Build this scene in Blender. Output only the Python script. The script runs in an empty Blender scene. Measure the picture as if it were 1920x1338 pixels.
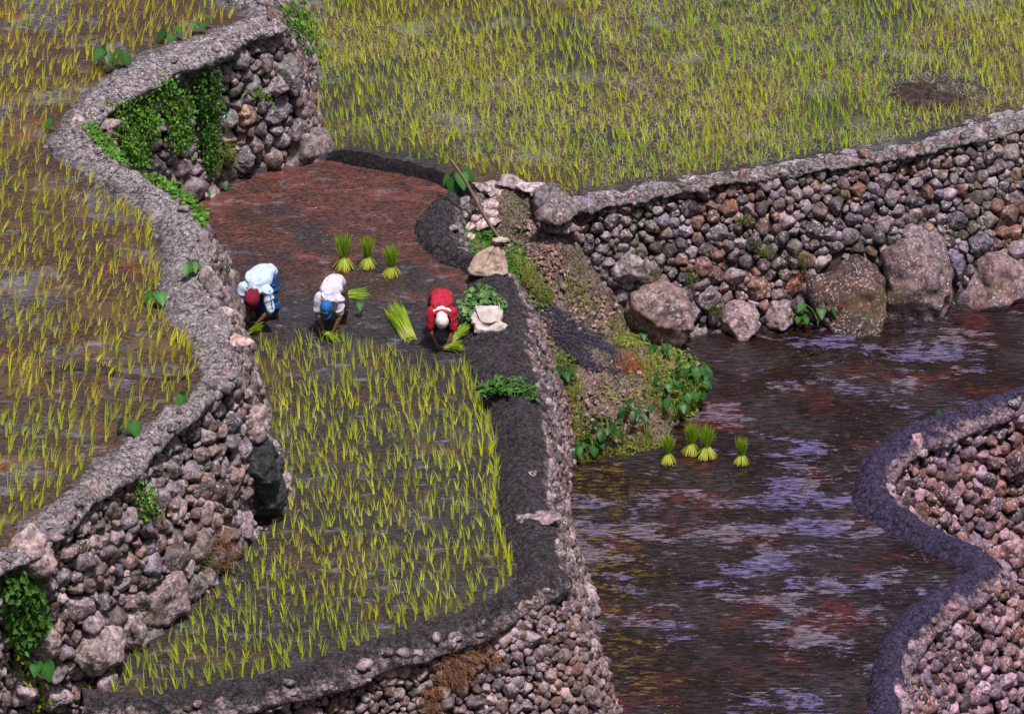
import bpy, bmesh, math
import numpy as np
from mathutils import Vector, Matrix, Euler

# ------------------------------------------------------------------ camera, world, sun
SC = bpy.context.scene
COL = SC.collection
R = math.radians
PITCH = R(30); FPX = 7800.0; DIST = 60.0
CAM = np.array([0.0, -DIST*math.cos(PITCH), 2.3+DIST*math.sin(PITCH)])
FW = np.array([0, math.cos(PITCH), -math.sin(PITCH)])
UPV = np.array([0, math.sin(PITCH), math.cos(PITCH)])
cd = bpy.data.cameras.new("camera"); cam = bpy.data.objects.new("camera", cd); COL.objects.link(cam)
cam.location = CAM; cam.rotation_euler = (R(90)-PITCH, 0, 0)
cd.sensor_width = 36; cd.lens = FPX/1920*36; cd.clip_start = 1; cd.clip_end = 3000
SC.camera = cam
SUN_EL, SUN_AZ = 72, 150            # degrees; azimuth from +Y, positive towards +X
w = bpy.data.worlds.new("World"); SC.world = w; w.use_nodes = True
nt = w.node_tree; bg = nt.nodes['Background']
sky = nt.nodes.new('ShaderNodeTexSky'); sky.sky_type = 'NISHITA'; sky.sun_disc = False
sky.sun_elevation = R(SUN_EL); sky.sun_rotation = R(SUN_AZ); sky.air_density = 1.0; sky.dust_density = 5.0; sky.ozone_density = 1.0
nt.links.new(sky.outputs[0], bg.inputs[0]); bg.inputs[1].default_value = 0.062
sl = bpy.data.lights.new("sun", 'SUN'); sl.energy = 4.7; sl.angle = R(6); sl.color = (1, .96, .94)
so = bpy.data.objects.new("sun", sl); COL.objects.link(so)
sd = Vector((math.cos(R(SUN_EL))*math.sin(R(SUN_AZ)), math.cos(R(SUN_EL))*math.cos(R(SUN_AZ)), math.sin(R(SUN_EL))))
so.rotation_euler = sd.to_track_quat('Z', 'Y').to_euler()
SC.view_settings.view_transform = 'Standard'; SC.view_settings.look = 'None'
SC.view_settings.gamma = 1; SC.view_settings.exposure = 0.17
SC.cycles.max_bounces = 6; SC.cycles.diffuse_bounces = 2; SC.cycles.glossy_bounces = 2
SC.cycles.transmission_bounces = 2; SC.cycles.use_denoising = True

Z_POND, Z_MID, Z_UP, Z_LEFT, Z_LOW = 0.0, 2.2, 2.25, 4.5, -3.4
rng = np.random.default_rng(7)

# ------------------------------------------------------------------ maths helpers
def at(px, py, z):
    d = FW + np.array([1, 0, 0])*(px-960)/FPX + UPV*(669-py)/FPX
    return CAM + d*((z-CAM[2])/d[2])
def pts(lst, z=0.0):
    return np.array([at(p[0], p[1], p[2] if len(p) > 2 else z) for p in lst])
def proj(P):
    D = np.asarray(P)-CAM; zz = D@FW
    return 960+FPX*D[..., 0]/zz, 669-FPX*(D@UPV)/zz
def nrm(v):
    return v/np.maximum(np.linalg.norm(v, axis=-1, keepdims=True), 1e-9)
def _h(ix, iy, iz, s):
    n = (ix*73856093) ^ (iy*19349663) ^ (iz*83492791) ^ (s*2654435761)
    n = (n ^ (n >> 13))*1274126177 & 0x7fffffff
    n = (n ^ (n >> 16))*668265263 & 0x7fffffff
    return (n & 0xffff)/65535.0
def vnoise(P, s=0):
    P = np.asarray(P, float); I = np.floor(P).astype(np.int64); f = P-I; f = f*f*(3-2*f)
    o = 0
    for a in (0, 1):
        for b in (0, 1):
            for c in (0, 1):
                wgt = (f[..., 0] if a else 1-f[..., 0])*(f[..., 1] if b else 1-f[..., 1])*(f[..., 2] if c else 1-f[..., 2])
                o = o+wgt*_h(I[..., 0]+a, I[..., 1]+b, I[..., 2]+c, s)
    return o*2-1
def fbm(P, s=0, o=4):
    P = np.asarray(P, float); t = 0; a = 1; n = 0
    for k in range(o):
        t = t+a*vnoise(P*(2.03**k)+k*17.3, s+k); n += a; a *= .5
    return t/n
def smooth(P, n, closed=False):
    """resample joint polyline rows (m x k) by arc length on Catmull-Rom"""
    P = np.asarray(P, float); m = len(P); out = []
    for i in range(m-1):
        p0 = P[max(i-1, 0)]; p1 = P[i]; p2 = P[i+1]; p3 = P[min(i+2, m-1)]
        for t in np.linspace(0, 1, 12, endpoint=False):
            out.append(.5*((2*p1)+(-p0+p2)*t+(2*p0-5*p1+4*p2-p3)*t*t+(-p0+3*p1-3*p2+p3)*t**3))
    out.append(P[-1]); out = np.array(out)
    s = np.r_[0, np.cumsum(np.linalg.norm(np.diff(out, axis=0), axis=1))]
    q = np.linspace(0, s[-1], n)
    return np.stack([np.interp(q, s, out[:, k]) for k in range(out.shape[1])], 1)
def inpoly(x, y, poly):
    poly = np.asarray(poly); c = np.zeros(np.shape(x), bool); j = len(poly)-1
    for i in range(len(poly)):
        xi, yi = poly[i][:2]; xj, yj = poly[j][:2]
        if yi != yj:
            c ^= ((yi > y) != (yj > y)) & (x < (xj-xi)*(y-yi)/(yj-yi)+xi)
        j = i
    return c

# ------------------------------------------------------------------ mesh helpers
def mesh(name, V, F, mat, col=None, smooth_=True, uv=None):
    V = np.asarray(V, np.float32).reshape(-1, 3)
    if isinstance(F, np.ndarray): F = [F]
    F = [np.asarray(f, np.int32) for f in F if len(f)]
    me = bpy.data.meshes.new(name)
    me.vertices.add(len(V)); me.vertices.foreach_set('co', V.ravel())
    nl = sum(f.size for f in F); nf = sum(len(f) for f in F)
    me.loops.add(nl); me.loops.foreach_set('vertex_index', np.concatenate([f.ravel() for f in F]))
    me.polygons.add(nf)
    tot = np.concatenate([np.full(len(f), f.shape[1], np.int32) for f in F])
    me.polygons.foreach_set('loop_start', np.r_[0, np.cumsum(tot)[:-1]].astype(np.int32))
    me.update(calc_edges=True)
    me.polygons.foreach_set('use_smooth', np.full(nf, smooth_))
    if col is not None:
        c = np.ones((len(V), 4), np.float32); c[:, :3] = col
        a = me.color_attributes.new('Col', 'FLOAT_COLOR', 'POINT'); a.data.foreach_set('color', c.ravel())
    if uv is not None:
        a = me.attributes.new('cross', 'FLOAT', 'POINT'); a.data.foreach_set('value', np.asarray(uv, np.float32).ravel())
    me.validate(); me.materials.append(mat)
    return me
def obj(name, me, parent=None, loc=None):
    """link a mesh whose vertices are world coordinates (or parent-local if parent.location applied)"""
    o = bpy.data.objects.new(name, me); COL.objects.link(o)
    if parent is not None: o.parent = parent
    if loc is not None: o.location = loc
    return o
def wobj(name, V, F, mat, parent=None, col=None, uv=None, smooth_=True):
    V = np.asarray(V, float).reshape(-1, 3)
    p = root_loc(parent)
    if parent is None:
        c = np.array([V[:, 0].mean(), V[:, 1].mean(), V[:, 2].min()])
        o = obj(name, mesh(name, V-c, F, mat, col, smooth_, uv)); o.location = c
        return o
    return obj(name, mesh(name, V-p, F, mat, col, smooth_, uv), parent)
def root_loc(p):
    c = np.zeros(3)
    while p is not None:
        c = c+np.array(p.location); p = p.parent
    return c
def tag(o, label=None, cat=None, group=None, kind=None):
    if label: o['label'] = label
    if cat: o['category'] = cat
    if group: o['group'] = group
    if kind: o['kind'] = kind
    return o
def empty(name, loc, label=None, cat=None, group=None, rz=0, sc=1):
    o = bpy.data.objects.new(name, None); COL.objects.link(o); o.location = loc; o.rotation_euler[2] = rz; o.scale = (sc,)*3
    o.empty_display_size = .1
    return tag(o, label, cat, group)
def gridF(nu, nv, closed_u=False, closed_v=False):
    a = np.arange(nu if closed_u else nu-1); b = np.arange(nv if closed_v else nv-1)
    A, B = np.meshgrid(a, b, indexing='ij'); A1 = (A+1) % nu; B1 = (B+1) % nv
    return np.stack([A*nv+B, A1*nv+B, A1*nv+B1, A*nv+B1], -1).reshape(-1, 4)
def copy_tree(o, parent=None):
    c = o.copy(); COL.objects.link(c)
    if parent is not None: c.parent = parent
    for ch in list(o.children): copy_tree(ch, c)
    return c
_ico = {}
def ico(n):
    if n not in _ico:
        b = bmesh.new(); bmesh.ops.create_icosphere(b, subdivisions=n, radius=1)
        b.verts.index_update()
        _ico[n] = (np.array([v.co[:] for v in b.verts]), np.array([[v.index for v in f.verts] for f in b.faces])); b.free()
    return _ico[n]

# ------------------------------------------------------------------ materials
class M:
    def __init__(s, name, rough=.8, spec=.3):
        s.m = bpy.data.materials.new(name); s.m.use_nodes = True; s.t = s.m.node_tree
        s.b = s.t.nodes['Principled BSDF']; s.b.inputs['Roughness'].default_value = rough
        s.b.inputs['Specular IOR Level'].default_value = spec
        s.tc = s.t.nodes.new('ShaderNodeTexCoord'); s.co = s.tc.outputs['Object']
        s.bump = None
    def L(s, a, b): s.t.links.new(a, b)
    def map(s, scale=(1, 1, 1), rot=(0, 0, 0), loc=(0, 0, 0)):
        n = s.t.nodes.new('ShaderNodeMapping'); s.L(s.co, n.inputs[0])
        n.inputs['Scale'].default_value = scale; n.inputs['Rotation'].default_value = rot; n.inputs['Location'].default_value = loc
        return n.outputs[0]
    def noise(s, scale, detail=4, rough=.6, vec=None, dist=0.0):
        n = s.t.nodes.new('ShaderNodeTexNoise'); s.L(vec or s.co, n.inputs['Vector'])
        n.inputs['Scale'].default_value = scale; n.inputs['Detail'].default_value = detail
        n.inputs['Roughness'].default_value = rough; n.inputs['Distortion'].default_value = dist
        return n.outputs['Fac']
    def vor(s, scale, feature='F1', vec=None, rnd=1.0):
        n = s.t.nodes.new('ShaderNodeTexVoronoi'); s.L(vec or s.co, n.inputs['Vector']); n.feature = feature
        n.inputs['Scale'].default_value = scale; n.inputs['Randomness'].default_value = rnd
        return n.outputs['Distance']
    def ramp(s, fac, a, b, lo=0.0, hi=1.0):
        n = s.t.nodes.new('ShaderNodeMapRange'); n.interpolation_type = 'SMOOTHSTEP'
        n.inputs[1].default_value = a; n.inputs[2].default_value = b; n.inputs[3].default_value = lo; n.inputs[4].default_value = hi
        s.L(fac, n.inputs[0]); return n.outputs[0]
    def math(s, op, a, b=0.0):
        n = s.t.nodes.new('ShaderNodeMath'); n.operation = op
        for i, v in enumerate((a, b)):
            if isinstance(v, (int, float)): n.inputs[i].default_value = v
            else: s.L(v, n.inputs[i])
        return n.outputs[0]
    def mix(s, fac, a, b, mode='MIX'):
        n = s.t.nodes.new('ShaderNodeMix'); n.data_type = 'RGBA'; n.blend_type = mode
        for k, v in ((0, fac), (6, a), (7, b)):
            if isinstance(v, (int, float)): n.inputs[k].default_value = v
            elif isinstance(v, tuple): n.inputs[k].default_value = (*v, 1)
            else: s.L(v, n.inputs[k])
        return n.outputs[2]
    def attr(s, name, out='Color'):
        n = s.t.nodes.new('ShaderNodeAttribute'); n.attribute_name = name; return n.outputs[out]
    def col(s, c):
        if isinstance(c, tuple): s.b.inputs['Base Color'].default_value = (*c, 1)
        else: s.L(c, s.b.inputs['Base Color'])
        return s
    def rough(s, r): s.L(r, s.b.inputs['Roughness']); return s
    def bmp(s, h, strength=.5, dist=.02):
        n = s.t.nodes.new('ShaderNodeBump'); s.L(h, n.inputs['Height'])
        n.inputs['Strength'].default_value = strength; n.inputs['Distance'].default_value = dist
        if s.bump: s.L(s.bump, n.inputs['Normal'])
        s.bump = n.outputs[0]; s.L(s.bump, s.b.inputs['Normal']); return s
    def sep(s, i):
        n = s.t.nodes.new('ShaderNodeSeparateXYZ'); s.L(s.co, n.inputs[0]); return n.outputs[i]

def stone_mat(name, tint=(1, 1, 1), lichen=.6, moss=.3, rust=.3):
    m = M(name, .75, .35)
    c = m.attr('Col')
    n = m.noise(9, 6, .7)
    c = m.mix(1.0, c, m.mix(m.ramp(n, .3, .7), (.24, .22, .235), (2.1*tint[0], 1.95*tint[1], 2.05*tint[2])), 'MULTIPLY')
    c = m.mix(m.math('MULTIPLY', m.ramp(m.noise(1.1, 3), .5, .68), rust), c, (.17, .06, .028))
    li = m.math('MULTIPLY', m.ramp(m.noise(22, 5, .75), .53, .62), m.ramp(m.noise(2.3, 2), .35, .6))
    c = m.mix(m.math('MULTIPLY', li, lichen), c, (.68*tint[0], .64*tint[1], .66*tint[2]))
    dk = m.ramp(m.noise(14, 5, .75), .55, .68)
    c = m.mix(m.math('MULTIPLY', dk, .85), c, (.02, .016, .018))
    mo = m.math('MULTIPLY', m.ramp(m.noise(1.3, 4, .6, m.map(loc=(7, 3, 1))), .52, .64), m.ramp(m.noise(13, 4, .7), .42, .58))
    c = m.mix(m.math('MULTIPLY', mo, moss), c, (.07, .085, .018))
    m.col(c); m.bmp(m.noise(18, 6, .7), .9, .03); m.bmp(m.noise(70, 3, .6), .5, .008)
    return m.m
def mud_cap_mat(name, inner, outer, edge=.55, soft=.25, crack=7):
    m = M(name, .85, .25)
    f = m.math('ADD', m.attr('cross', 'Fac'), m.ramp(m.noise(5, 5, .65), .2, .8, -.22, .22))
    c = m.mix(m.ramp(f, edge-soft, edge+soft), inner, outer)
    c = m.mix(m.ramp(m.noise(16, 6, .75), .35, .66), m.mix(1.0, c, (.35, .33, .35), 'MULTIPLY'), m.mix(1.0, c, (1.45, 1.4, 1.4), 'MULTIPLY'))
    wn = m.t.nodes.new('ShaderNodeTexNoise'); m.L(m.co, wn.inputs['Vector']); wn.inputs['Scale'].default_value = 6; wn.inputs['Detail'].default_value = 4
    wa = m.t.nodes.new('ShaderNodeVectorMath'); wa.operation = 'MULTIPLY_ADD'; m.L(wn.outputs['Color'], wa.inputs[0]); wa.inputs[1].default_value = (.22, .12, .2); m.L(m.map(scale=(1, 2.0, 1), rot=(0, 0, .2)), wa.inputs[2])
    cr = m.vor(crack, 'DISTANCE_TO_EDGE', wa.outputs[0]); cr2 = m.vor(crack*2.6, 'DISTANCE_TO_EDGE', wa.outputs[0])
    wob = m.ramp(m.noise(3, 3), .3, .5)
    ck = m.math('MAXIMUM', m.math('MULTIPLY', m.ramp(cr, .0, .09, 1, 0), wob), m.math('MULTIPLY', m.ramp(cr2, .0, .10, .8, 0), m.ramp(m.noise(5, 3, .6, m.map(loc=(4, 4, 4))), .42, .58)))
    c = m.mix(m.math('MULTIPLY', ck, .85), c, (.012, .01, .011))
    c = m.mix(m.ramp(m.noise(30, 4, .8), .58, .66), c, m.mix(1.0, c, (2.2, 2.1, 2.2), 'MULTIPLY'))
    m.col(c); m.bmp(m.ramp(cr, 0, .15), 1, .06); m.bmp(m.noise(14, 6, .8, m.map(scale=(1, 2.4, 1))), 1.0, .12)
    return m.m
def leaf_mat(name, c1, c2, rough=.5):
    m = M(name, rough, .3)
    c = m.mix(1.0, m.attr('Col'), m.mix(m.noise(25, 2), c1, c2), 'MULTIPLY')
    m.col(c)
    m.b.inputs['Subsurface Weight'].default_value = 0
    t = m.t.nodes.new('ShaderNodeBsdfTranslucent'); m.L(c, t.inputs['Color'])
    x = m.t.nodes.new('ShaderNodeMixShader'); x.inputs[0].default_value = .3
    out = m.t.nodes['Material Output']; m.L(m.b.outputs[0], x.inputs[1]); m.L(t.outputs[0], x.inputs[2]); m.L(x.outputs[0], out.inputs[0])
    return m.m
def water_mat(kind):
    m = M(kind+'_water', .3, .42 if kind != 'pond' else .42)
    rip = m.noise(7, 5, .65, m.map(scale=(.55, 1.5, 1)))
    fine = m.noise(20, 6, .8, m.map(scale=(.6, 1.25, 1))) if kind != 'pond' else m.noise(11, 6, .75, m.map(scale=(.42, 1.9, 1)))
    pud = m.noise(1.5, 6, .7, m.map(scale=(.6, 1.1, 1), loc=(21, 8, 0)), .4)
    pm = m.ramp(pud, .50, .56)
    med = m.noise(4.5, 5, .7, m.map(scale=(.6, 1.1, 1)))
    big = m.noise(.75, 4, .6, m.map(scale=(.75, 1.0, 1)), .4)
    big2 = m.noise(.9, 4, .6, m.map(scale=(.7, 1.0, 1), loc=(11, 5, 0)), .4)
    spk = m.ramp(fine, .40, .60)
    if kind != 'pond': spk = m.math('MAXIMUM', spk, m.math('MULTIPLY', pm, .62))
    if kind == 'left':
        c = m.mix(m.ramp(big, .42, .60), (.082, .042, .034), (.095, .058, .032))
        c = m.mix(m.ramp(big2, .50, .62), c, (.10, .082, .10))
        c = m.mix(m.ramp(m.noise(.7, 4, .6, m.map(loc=(3, 9, 0))), .58, .68), c, (.15, .045, .03))
        c = m.mix(m.math('MULTIPLY', m.ramp(m.math('ADD', med, m.ramp(big2, .3, .7, -.06, .06)), .56, .64), .55), c, (.2, .19, .22))  # grey-lavender patches paint the sky's reflection on the puddles
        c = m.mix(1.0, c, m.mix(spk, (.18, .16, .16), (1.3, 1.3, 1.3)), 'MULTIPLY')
        r = m.math('ADD', m.ramp(pm, 0, 1, .5, .08), 0.0)
    elif kind == 'middle':
        y = m.math('ADD', m.sep(1), m.ramp(big, .25, .75, -2.0, 2.0))
        c = m.mix(m.ramp(big2, .45, .6), (.045, .037, .045), (.062, .038, .034))
        c = m.mix(m.math('MULTIPLY', m.ramp(y, 1.9, 3.8), m.ramp(med, .40, .54, .3, 1)), c, (.155, .050, .040))
        c = m.mix(m.ramp(m.noise(.8, 4, .6, m.map(loc=(2, 4, 0))), .58, .68, 0, .8), c, (.13, .05, .04))
        c = m.mix(m.math('MULTIPLY', m.ramp(med, .55, .64), .6), c, (.17, .165, .205))  # sky reflection of the puddles, painted in as grey-lavender
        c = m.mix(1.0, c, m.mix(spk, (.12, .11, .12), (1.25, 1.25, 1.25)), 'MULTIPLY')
        r = m.math('ADD', m.ramp(pm, 0, 1, .45, .06), 0.0)
    elif kind == 'upper':
        c = m.mix(m.ramp(big, .42, .60), (.04, .034, .04), (.08, .048, .03))
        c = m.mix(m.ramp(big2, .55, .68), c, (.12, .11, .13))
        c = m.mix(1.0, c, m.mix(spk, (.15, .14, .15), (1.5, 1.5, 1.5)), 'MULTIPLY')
        r = m.math('ADD', m.ramp(pm, 0, 1, .5, .1), 0.0)
    else:
        c = m.mix(m.ramp(big, .40, .60), (.020, .010, .008), (.036, .028, .029))
        c = m.mix(m.ramp(big2, .54, .66, 0, .8), c, (.075, .020, .018))
        sky_refl = m.math('ADD', m.noise(1.7, 9, .74, m.map(scale=(.6, 1.25, 1), loc=(4.3, 2.2, 0)), .5), m.ramp(m.noise(.35, 2), .3, .7, -.08, .08))
        sky_refl = m.math('ADD', sky_refl, m.ramp(fine, .3, .7, -.05, .05))
        c = m.mix(m.ramp(sky_refl, .56, .60, 0, .8), c, m.mix(m.ramp(big2, .42, .56), (.13, .11, .24), (.16, .13, .17)))  # lavender sky reflection painted into the pond colour
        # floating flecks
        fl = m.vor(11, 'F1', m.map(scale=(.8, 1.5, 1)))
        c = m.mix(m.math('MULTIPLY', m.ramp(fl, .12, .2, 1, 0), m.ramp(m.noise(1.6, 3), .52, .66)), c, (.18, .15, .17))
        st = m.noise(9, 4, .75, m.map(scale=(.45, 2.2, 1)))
        c = m.mix(m.math('MULTIPLY', m.ramp(st, .60, .66), .4), c, (.17, .14, .2)); c = m.mix(m.ramp(st, .38, .45, .9, 0), c, (.006, .004, .004))  # pale streaks: glints on the water put into the colour
        # algae near the shore in the west
        al = m.math('MULTIPLY', m.ramp(m.noise(6, 6, .8, m.map(scale=(.6, 1.4, 1))), .50, .60), m.ramp(m.math('ADD', m.sep(0), m.ramp(big, .2, .8, -1.2, 1.2)), 1.1, 2.2, .8, 0))
        c = m.mix(al, c, (.16, .11, .02))
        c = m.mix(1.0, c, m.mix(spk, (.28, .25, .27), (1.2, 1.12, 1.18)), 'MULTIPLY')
        r = m.ramp(sky_refl, .5, .6, .10, .4)
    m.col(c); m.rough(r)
    pd = kind == 'pond'; m.bmp(rip, .5 if pd else .6, .04 if pd else .05); hf = fine if pd else m.math('MULTIPLY', fine, m.ramp(pm, 0, 1, 1, .12)); m.bmp(hf, .3 if pd else .9, .03 if pd else .05)
    return m.m

MAT = {}
MAT['stone_left'] = stone_mat('stone_left', (1.0, .95, .98), .65, .3, .25)
MAT['stone_near'] = stone_mat('stone_near', (1.03, .92, .96), .5, .15, .45)
MAT['stone_right'] = stone_mat('stone_right', (1.02, .94, 1.0), .75, .5, .5)
MAT['stone_low'] = stone_mat('stone_low', (1.08, .9, 1.02), .75, .15, .4)
MAT['cap_left'] = mud_cap_mat('cap_left', (.33, .29, .31), (.60, .53, .56), .30, .25, 6)
MAT['cap_mid'] = mud_cap_mat('cap_mid', (.10, .085, .10), (.46, .36, .37), 1.02, .12, 7)
MAT['cap_right'] = mud_cap_mat('cap_right', (.66, .6, .68), (.42, .36, .37), .5, .3, 5)
MAT['cap_low'] = mud_cap_mat('cap_low', (.10, .075, .165), (.48, .33, .40), .94, .13, 6)
MAT['cap_dark'] = mud_cap_mat('cap_dark', (.03, .026, .03), (.045, .04, .045), .8, .2, 7)
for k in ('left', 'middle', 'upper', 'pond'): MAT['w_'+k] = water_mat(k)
m = M('soil', .95, .1); m.col(m.mix(m.ramp(m.noise(9, 6, .7), .35, .65), (.015, .01, .01), (.07, .048, .04))); m.bmp(m.noise(20, 5, .7), .8, .03); MAT['soil'] = m.m  # earth between stones
m = M('slope_earth', .95, .15)
c = m.mix(m.ramp(m.noise(3, 5, .7), .4, .6), (.085, .042, .028), (.21, .135, .105))
c = m.mix(m.ramp(m.noise(1.3, 5, .7, m.map(loc=(5, 1, 2))), .50, .60, 0, .85), c, (.075, .085, .02))
c = m.mix(m.ramp(m.noise(26, 5, .8), .42, .58), m.mix(.75, c, (.01, .008, .008)), m.mix(.25, c, (.5, .42, .38)))
m.col(c); m.bmp(m.noise(12, 6, .75), 1, .07); MAT['slope'] = m.m
m = M('ash', .7, .3); m.col(m.mix(m.ramp(m.noise(30, 5, .8, m.map(scale=(1, .5, 1))), .4, .62), (.008, .008, .01), (.09, .08, .12))); MAT['ash'] = m.m
m = M('terrain', .95, .1); m.col(m.mix(m.noise(.5, 6, .7), (.03, .035, .012), (.08, .055, .03))); m.bmp(m.noise(2, 6, .7), 1, .2); MAT['terrain'] = m.m
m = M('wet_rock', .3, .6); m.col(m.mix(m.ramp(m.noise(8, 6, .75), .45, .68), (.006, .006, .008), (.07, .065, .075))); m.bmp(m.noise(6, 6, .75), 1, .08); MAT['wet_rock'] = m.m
MAT['rice'] = leaf_mat('rice_leaf', (.85, .95, .8), (1.15, 1.05, 1.0), .45)
MAT['leaf'] = leaf_mat('green_leaf', (.8, .9, .8), (1.2, 1.1, 1.2), .45)
MAT['straw'] = leaf_mat('straw', (.8, .8, .8), (1.2, 1.2, 1.2), .7)
def cloth(name, c, c2=None, rough=.85):
    m = M(name, rough, .2); cc = m.mix(m.ramp(m.noise(14, 5, .7), .3, .7), c, c2 or tuple(x*.7 for x in c))
    m.col(cc); m.bmp(m.noise(9, 4, .6), .5, .03); m.bmp(m.noise(45, 3), .3, .006); return m.m

# ------------------------------------------------------------------ rocks packed into walls
def rocks(P, N, U, rad, nbr_clip, seed, sub=3, depth=.8, rough=.07, big=None):
    """P centres, N outward normals, U up tangents, rad radii -> vertices per stone (n, nv, 3)"""
    r_ = np.random.default_rng(seed); D, F = ico(sub); n = len(P)
    Tn = nrm(np.cross(U, N)); Un = nrm(np.cross(N, Tn))
    ang = r_.normal(0, .45, n); ca, sa = np.cos(ang)[:, None], np.sin(ang)[:, None]
    A = ca*Tn+sa*Un; B = -sa*Tn+ca*Un
    e = r_.uniform(.62, 1.2, (n, 2)); e[:, 1] *= 1.15
    loc = np.einsum('vk,nkj->nvj', D, np.stack([A, B, N], 1))      # world unit directions
    ax = (rad*1.65*e[:, 0])[:, None]; bx = (rad*1.9*e[:, 1])[:, None]; cx = (rad*depth)[:, None]
    S = ((np.abs(D[None, :, 0])/ax)**3+(np.abs(D[None, :, 1])/bx)**3+(np.abs(D[None, :, 2])/cx)**3)**(1/3)
    p = 26.0; acc = S**p
    for i in range(n):
        nn = []
        for (j, dist) in nbr_clip[i]:
            v = j-P[i]; v = v-N[i]*(v@N[i])*.5; v = v+N[i]*r_.uniform(-.1, .45)*np.linalg.norm(v); L = np.linalg.norm(v)
            if L < 1e-6: continue
            nn.append((v/L, max(dist, .25*rad[i])))
        for k in range(7):                                       # random facets
            v = r_.normal(0, 1, 3); v = v/np.linalg.norm(v); v = v+N[i]*1.1; v /= np.linalg.norm(v)
            nn.append((v, rad[i]*(r_.uniform(.34, .85)*(.8 if k < 3 else 1) if rad[i] < .2 else r_.uniform(.5, .85))))
        v = N[i]+r_.normal(0, .22, 3); nn.append((v/np.linalg.norm(v), rad[i]*r_.uniform(.42, .62)))
        nv = np.array([a for a, _ in nn]); dv = np.array([b for _, b in nn])
        acc[i] += (np.maximum(loc[i]@nv.T/dv, 0)**p).sum(1)
    rho = acc**(-1/p)
    V = P[:, None]+loc*rho[..., None]
    V = V+loc*(fbm(V/np.maximum(rad[:, None, None], .1)*1.6, seed, 3)*rough*rad[:, None]*3.4)[..., None]
    return V, F
def stone_cols(n, r_, pal):
    pal = np.array(pal); k = r_.integers(0, len(pal), n); c = pal[k]*r_.uniform(.32, 1.1, (n, 1)); return c
PAL = [(.21, .18, .19), (.24, .20, .20), (.17, .145, .155), (.27, .22, .20), (.15, .11, .10), (.20, .14, .12), (.19, .17, .19), (.30, .26, .26)]
WALLS = {}
EDGE = MAT['stone_left']
def wall(key, label, top, foot, ztop, zfoot, mat, mind, maxd, boulders=(), seed=1, bulge=.05, pal=PAL, root=None, small_top=False):
    T = pts(top, ztop); B = pts(foot, zfoot); n = 220
    J = smooth(np.hstack([T, B]), n); T, B = J[:, :3], J[:, 3:]
    nv = 40; v = np.linspace(0, 1, nv)
    G = T[:, None]*(1-v[None, :, None])+B[:, None]*v[None, :, None]
    du = np.gradient(G, axis=0); dv = np.gradient(G, axis=1); Nn = nrm(np.cross(dv, du))
    if (Nn[n//2, nv//2]@np.array([0, 0, 1.0])) < 0: Nn = -Nn
    # smooth normals along the wall
    for _ in range(6): Nn = nrm(Nn+np.roll(Nn, 1, 0)*.5+np.roll(Nn, -1, 0)*.5)
    G = G+Nn*(np.sin(np.pi*v)[None, :, None]*bulge+fbm(G*.9, seed, 2)[..., None]*.07)
    r_ = np.random.default_rng(seed)
    # area-weighted candidates
    area = np.linalg.norm(np.cross(du, dv), axis=-1); pr = (area/area.sum()).ravel()
    P, Rr, Nl, isb = [], [], [], []
    px, py = proj(G)
    for b in boulders:
        k = np.argmin((px-b[0])**2+(py-b[1])**2); P.append(G.reshape(-1, 3)[k]); Rr.append(b[2]*1.08); Nl.append(Nn.reshape(-1, 3)[k]); isb.append(b)
    nb = len(P)
    tot = area.sum()
    P = [np.array(p) for p in P]
    arrP = np.zeros((9000, 3)); arrR = np.zeros(9000); cnt = 0
    for p_, q_ in zip(P, Rr): arrP[cnt] = p_; arrR[cnt] = q_; cnt += 1
    arrN = np.zeros((9000, 3)); 
    for i in range(nb): arrN[i] = Nl[i]
    sizes = [(maxd, .5), (maxd*.8, 1.2), ((maxd+mind)/2, 3), (mind*1.2, 8), (mind, 12), (mind*.7, 14)]
    for rr, dens in sizes:
        nc = int(dens*tot/(math.pi*rr*rr))
        ks = r_.choice(len(pr), nc, p=pr); jit = r_.uniform(-.5, .5, (nc, 2))
        for k, (ja, jb) in zip(ks, jit):
            iu, iv = divmod(k, nv); iu2 = min(max(iu+ja, 0), n-1.001); iv2 = min(max(iv+jb, 0), nv-1.001)
            a, c_ = int(iu2), int(iv2); fa, fc = iu2-a, iv2-c_
            q = (G[a, c_]*(1-fa)+G[a+1, c_]*fa)*(1-fc)+(G[a, c_+1]*(1-fa)+G[a+1, c_+1]*fa)*fc
            r1 = rr*r_.uniform(.8, 1.1)*(.8+.35*iv/nv)
            if cnt and (np.linalg.norm(arrP[:cnt]-q, axis=1) < .8*(arrR[:cnt]+r1)*np.where(arrR[:cnt] > .19, .88, 1)).any(): continue
            if cnt >= 8999: break
            arrP[cnt] = q; arrR[cnt] = r1; arrN[cnt] = Nn[a, c_]; cnt += 1
    P, Rr, Nl = arrP[:cnt], arrR[:cnt], arrN[:cnt]
    nbr = []
    for i in range(cnt):
        d = np.linalg.norm(P-P[i], axis=1); js = np.where((d < 1.6*(Rr+Rr[i])) & (d > 1e-5))[0]
        js = js[np.argsort(d[js]-Rr[js])][:12]
        nbr.append([(P[j], (d[j]**2+Rr[i]**2-Rr[j]**2)/(2*d[j])-.002) for j in js])
    Nl = nrm(Nl+r_.normal(0, .13, Nl.shape))
    P = P+Nl*(r_.uniform(-.30, .28, (cnt, 1))*Rr[:, None]); P[:nb] += Nl[:nb]*(.02+.16*(Rr[:nb, None] > .5))
    U = np.tile([0, 0, 1.0], (cnt, 1)); Rn = Rr.copy()
    V, F = rocks(P, Nl, U, Rr, nbr, seed)
    cols = stone_cols(cnt, r_, pal)
    root = root or empty('stone_wall', T[n//2]*[1, 1, 0]+[0, 0, B[n//2][2]], label, 'stone wall')
    sel = np.arange(nb, cnt); nvv = V.shape[1]
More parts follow.
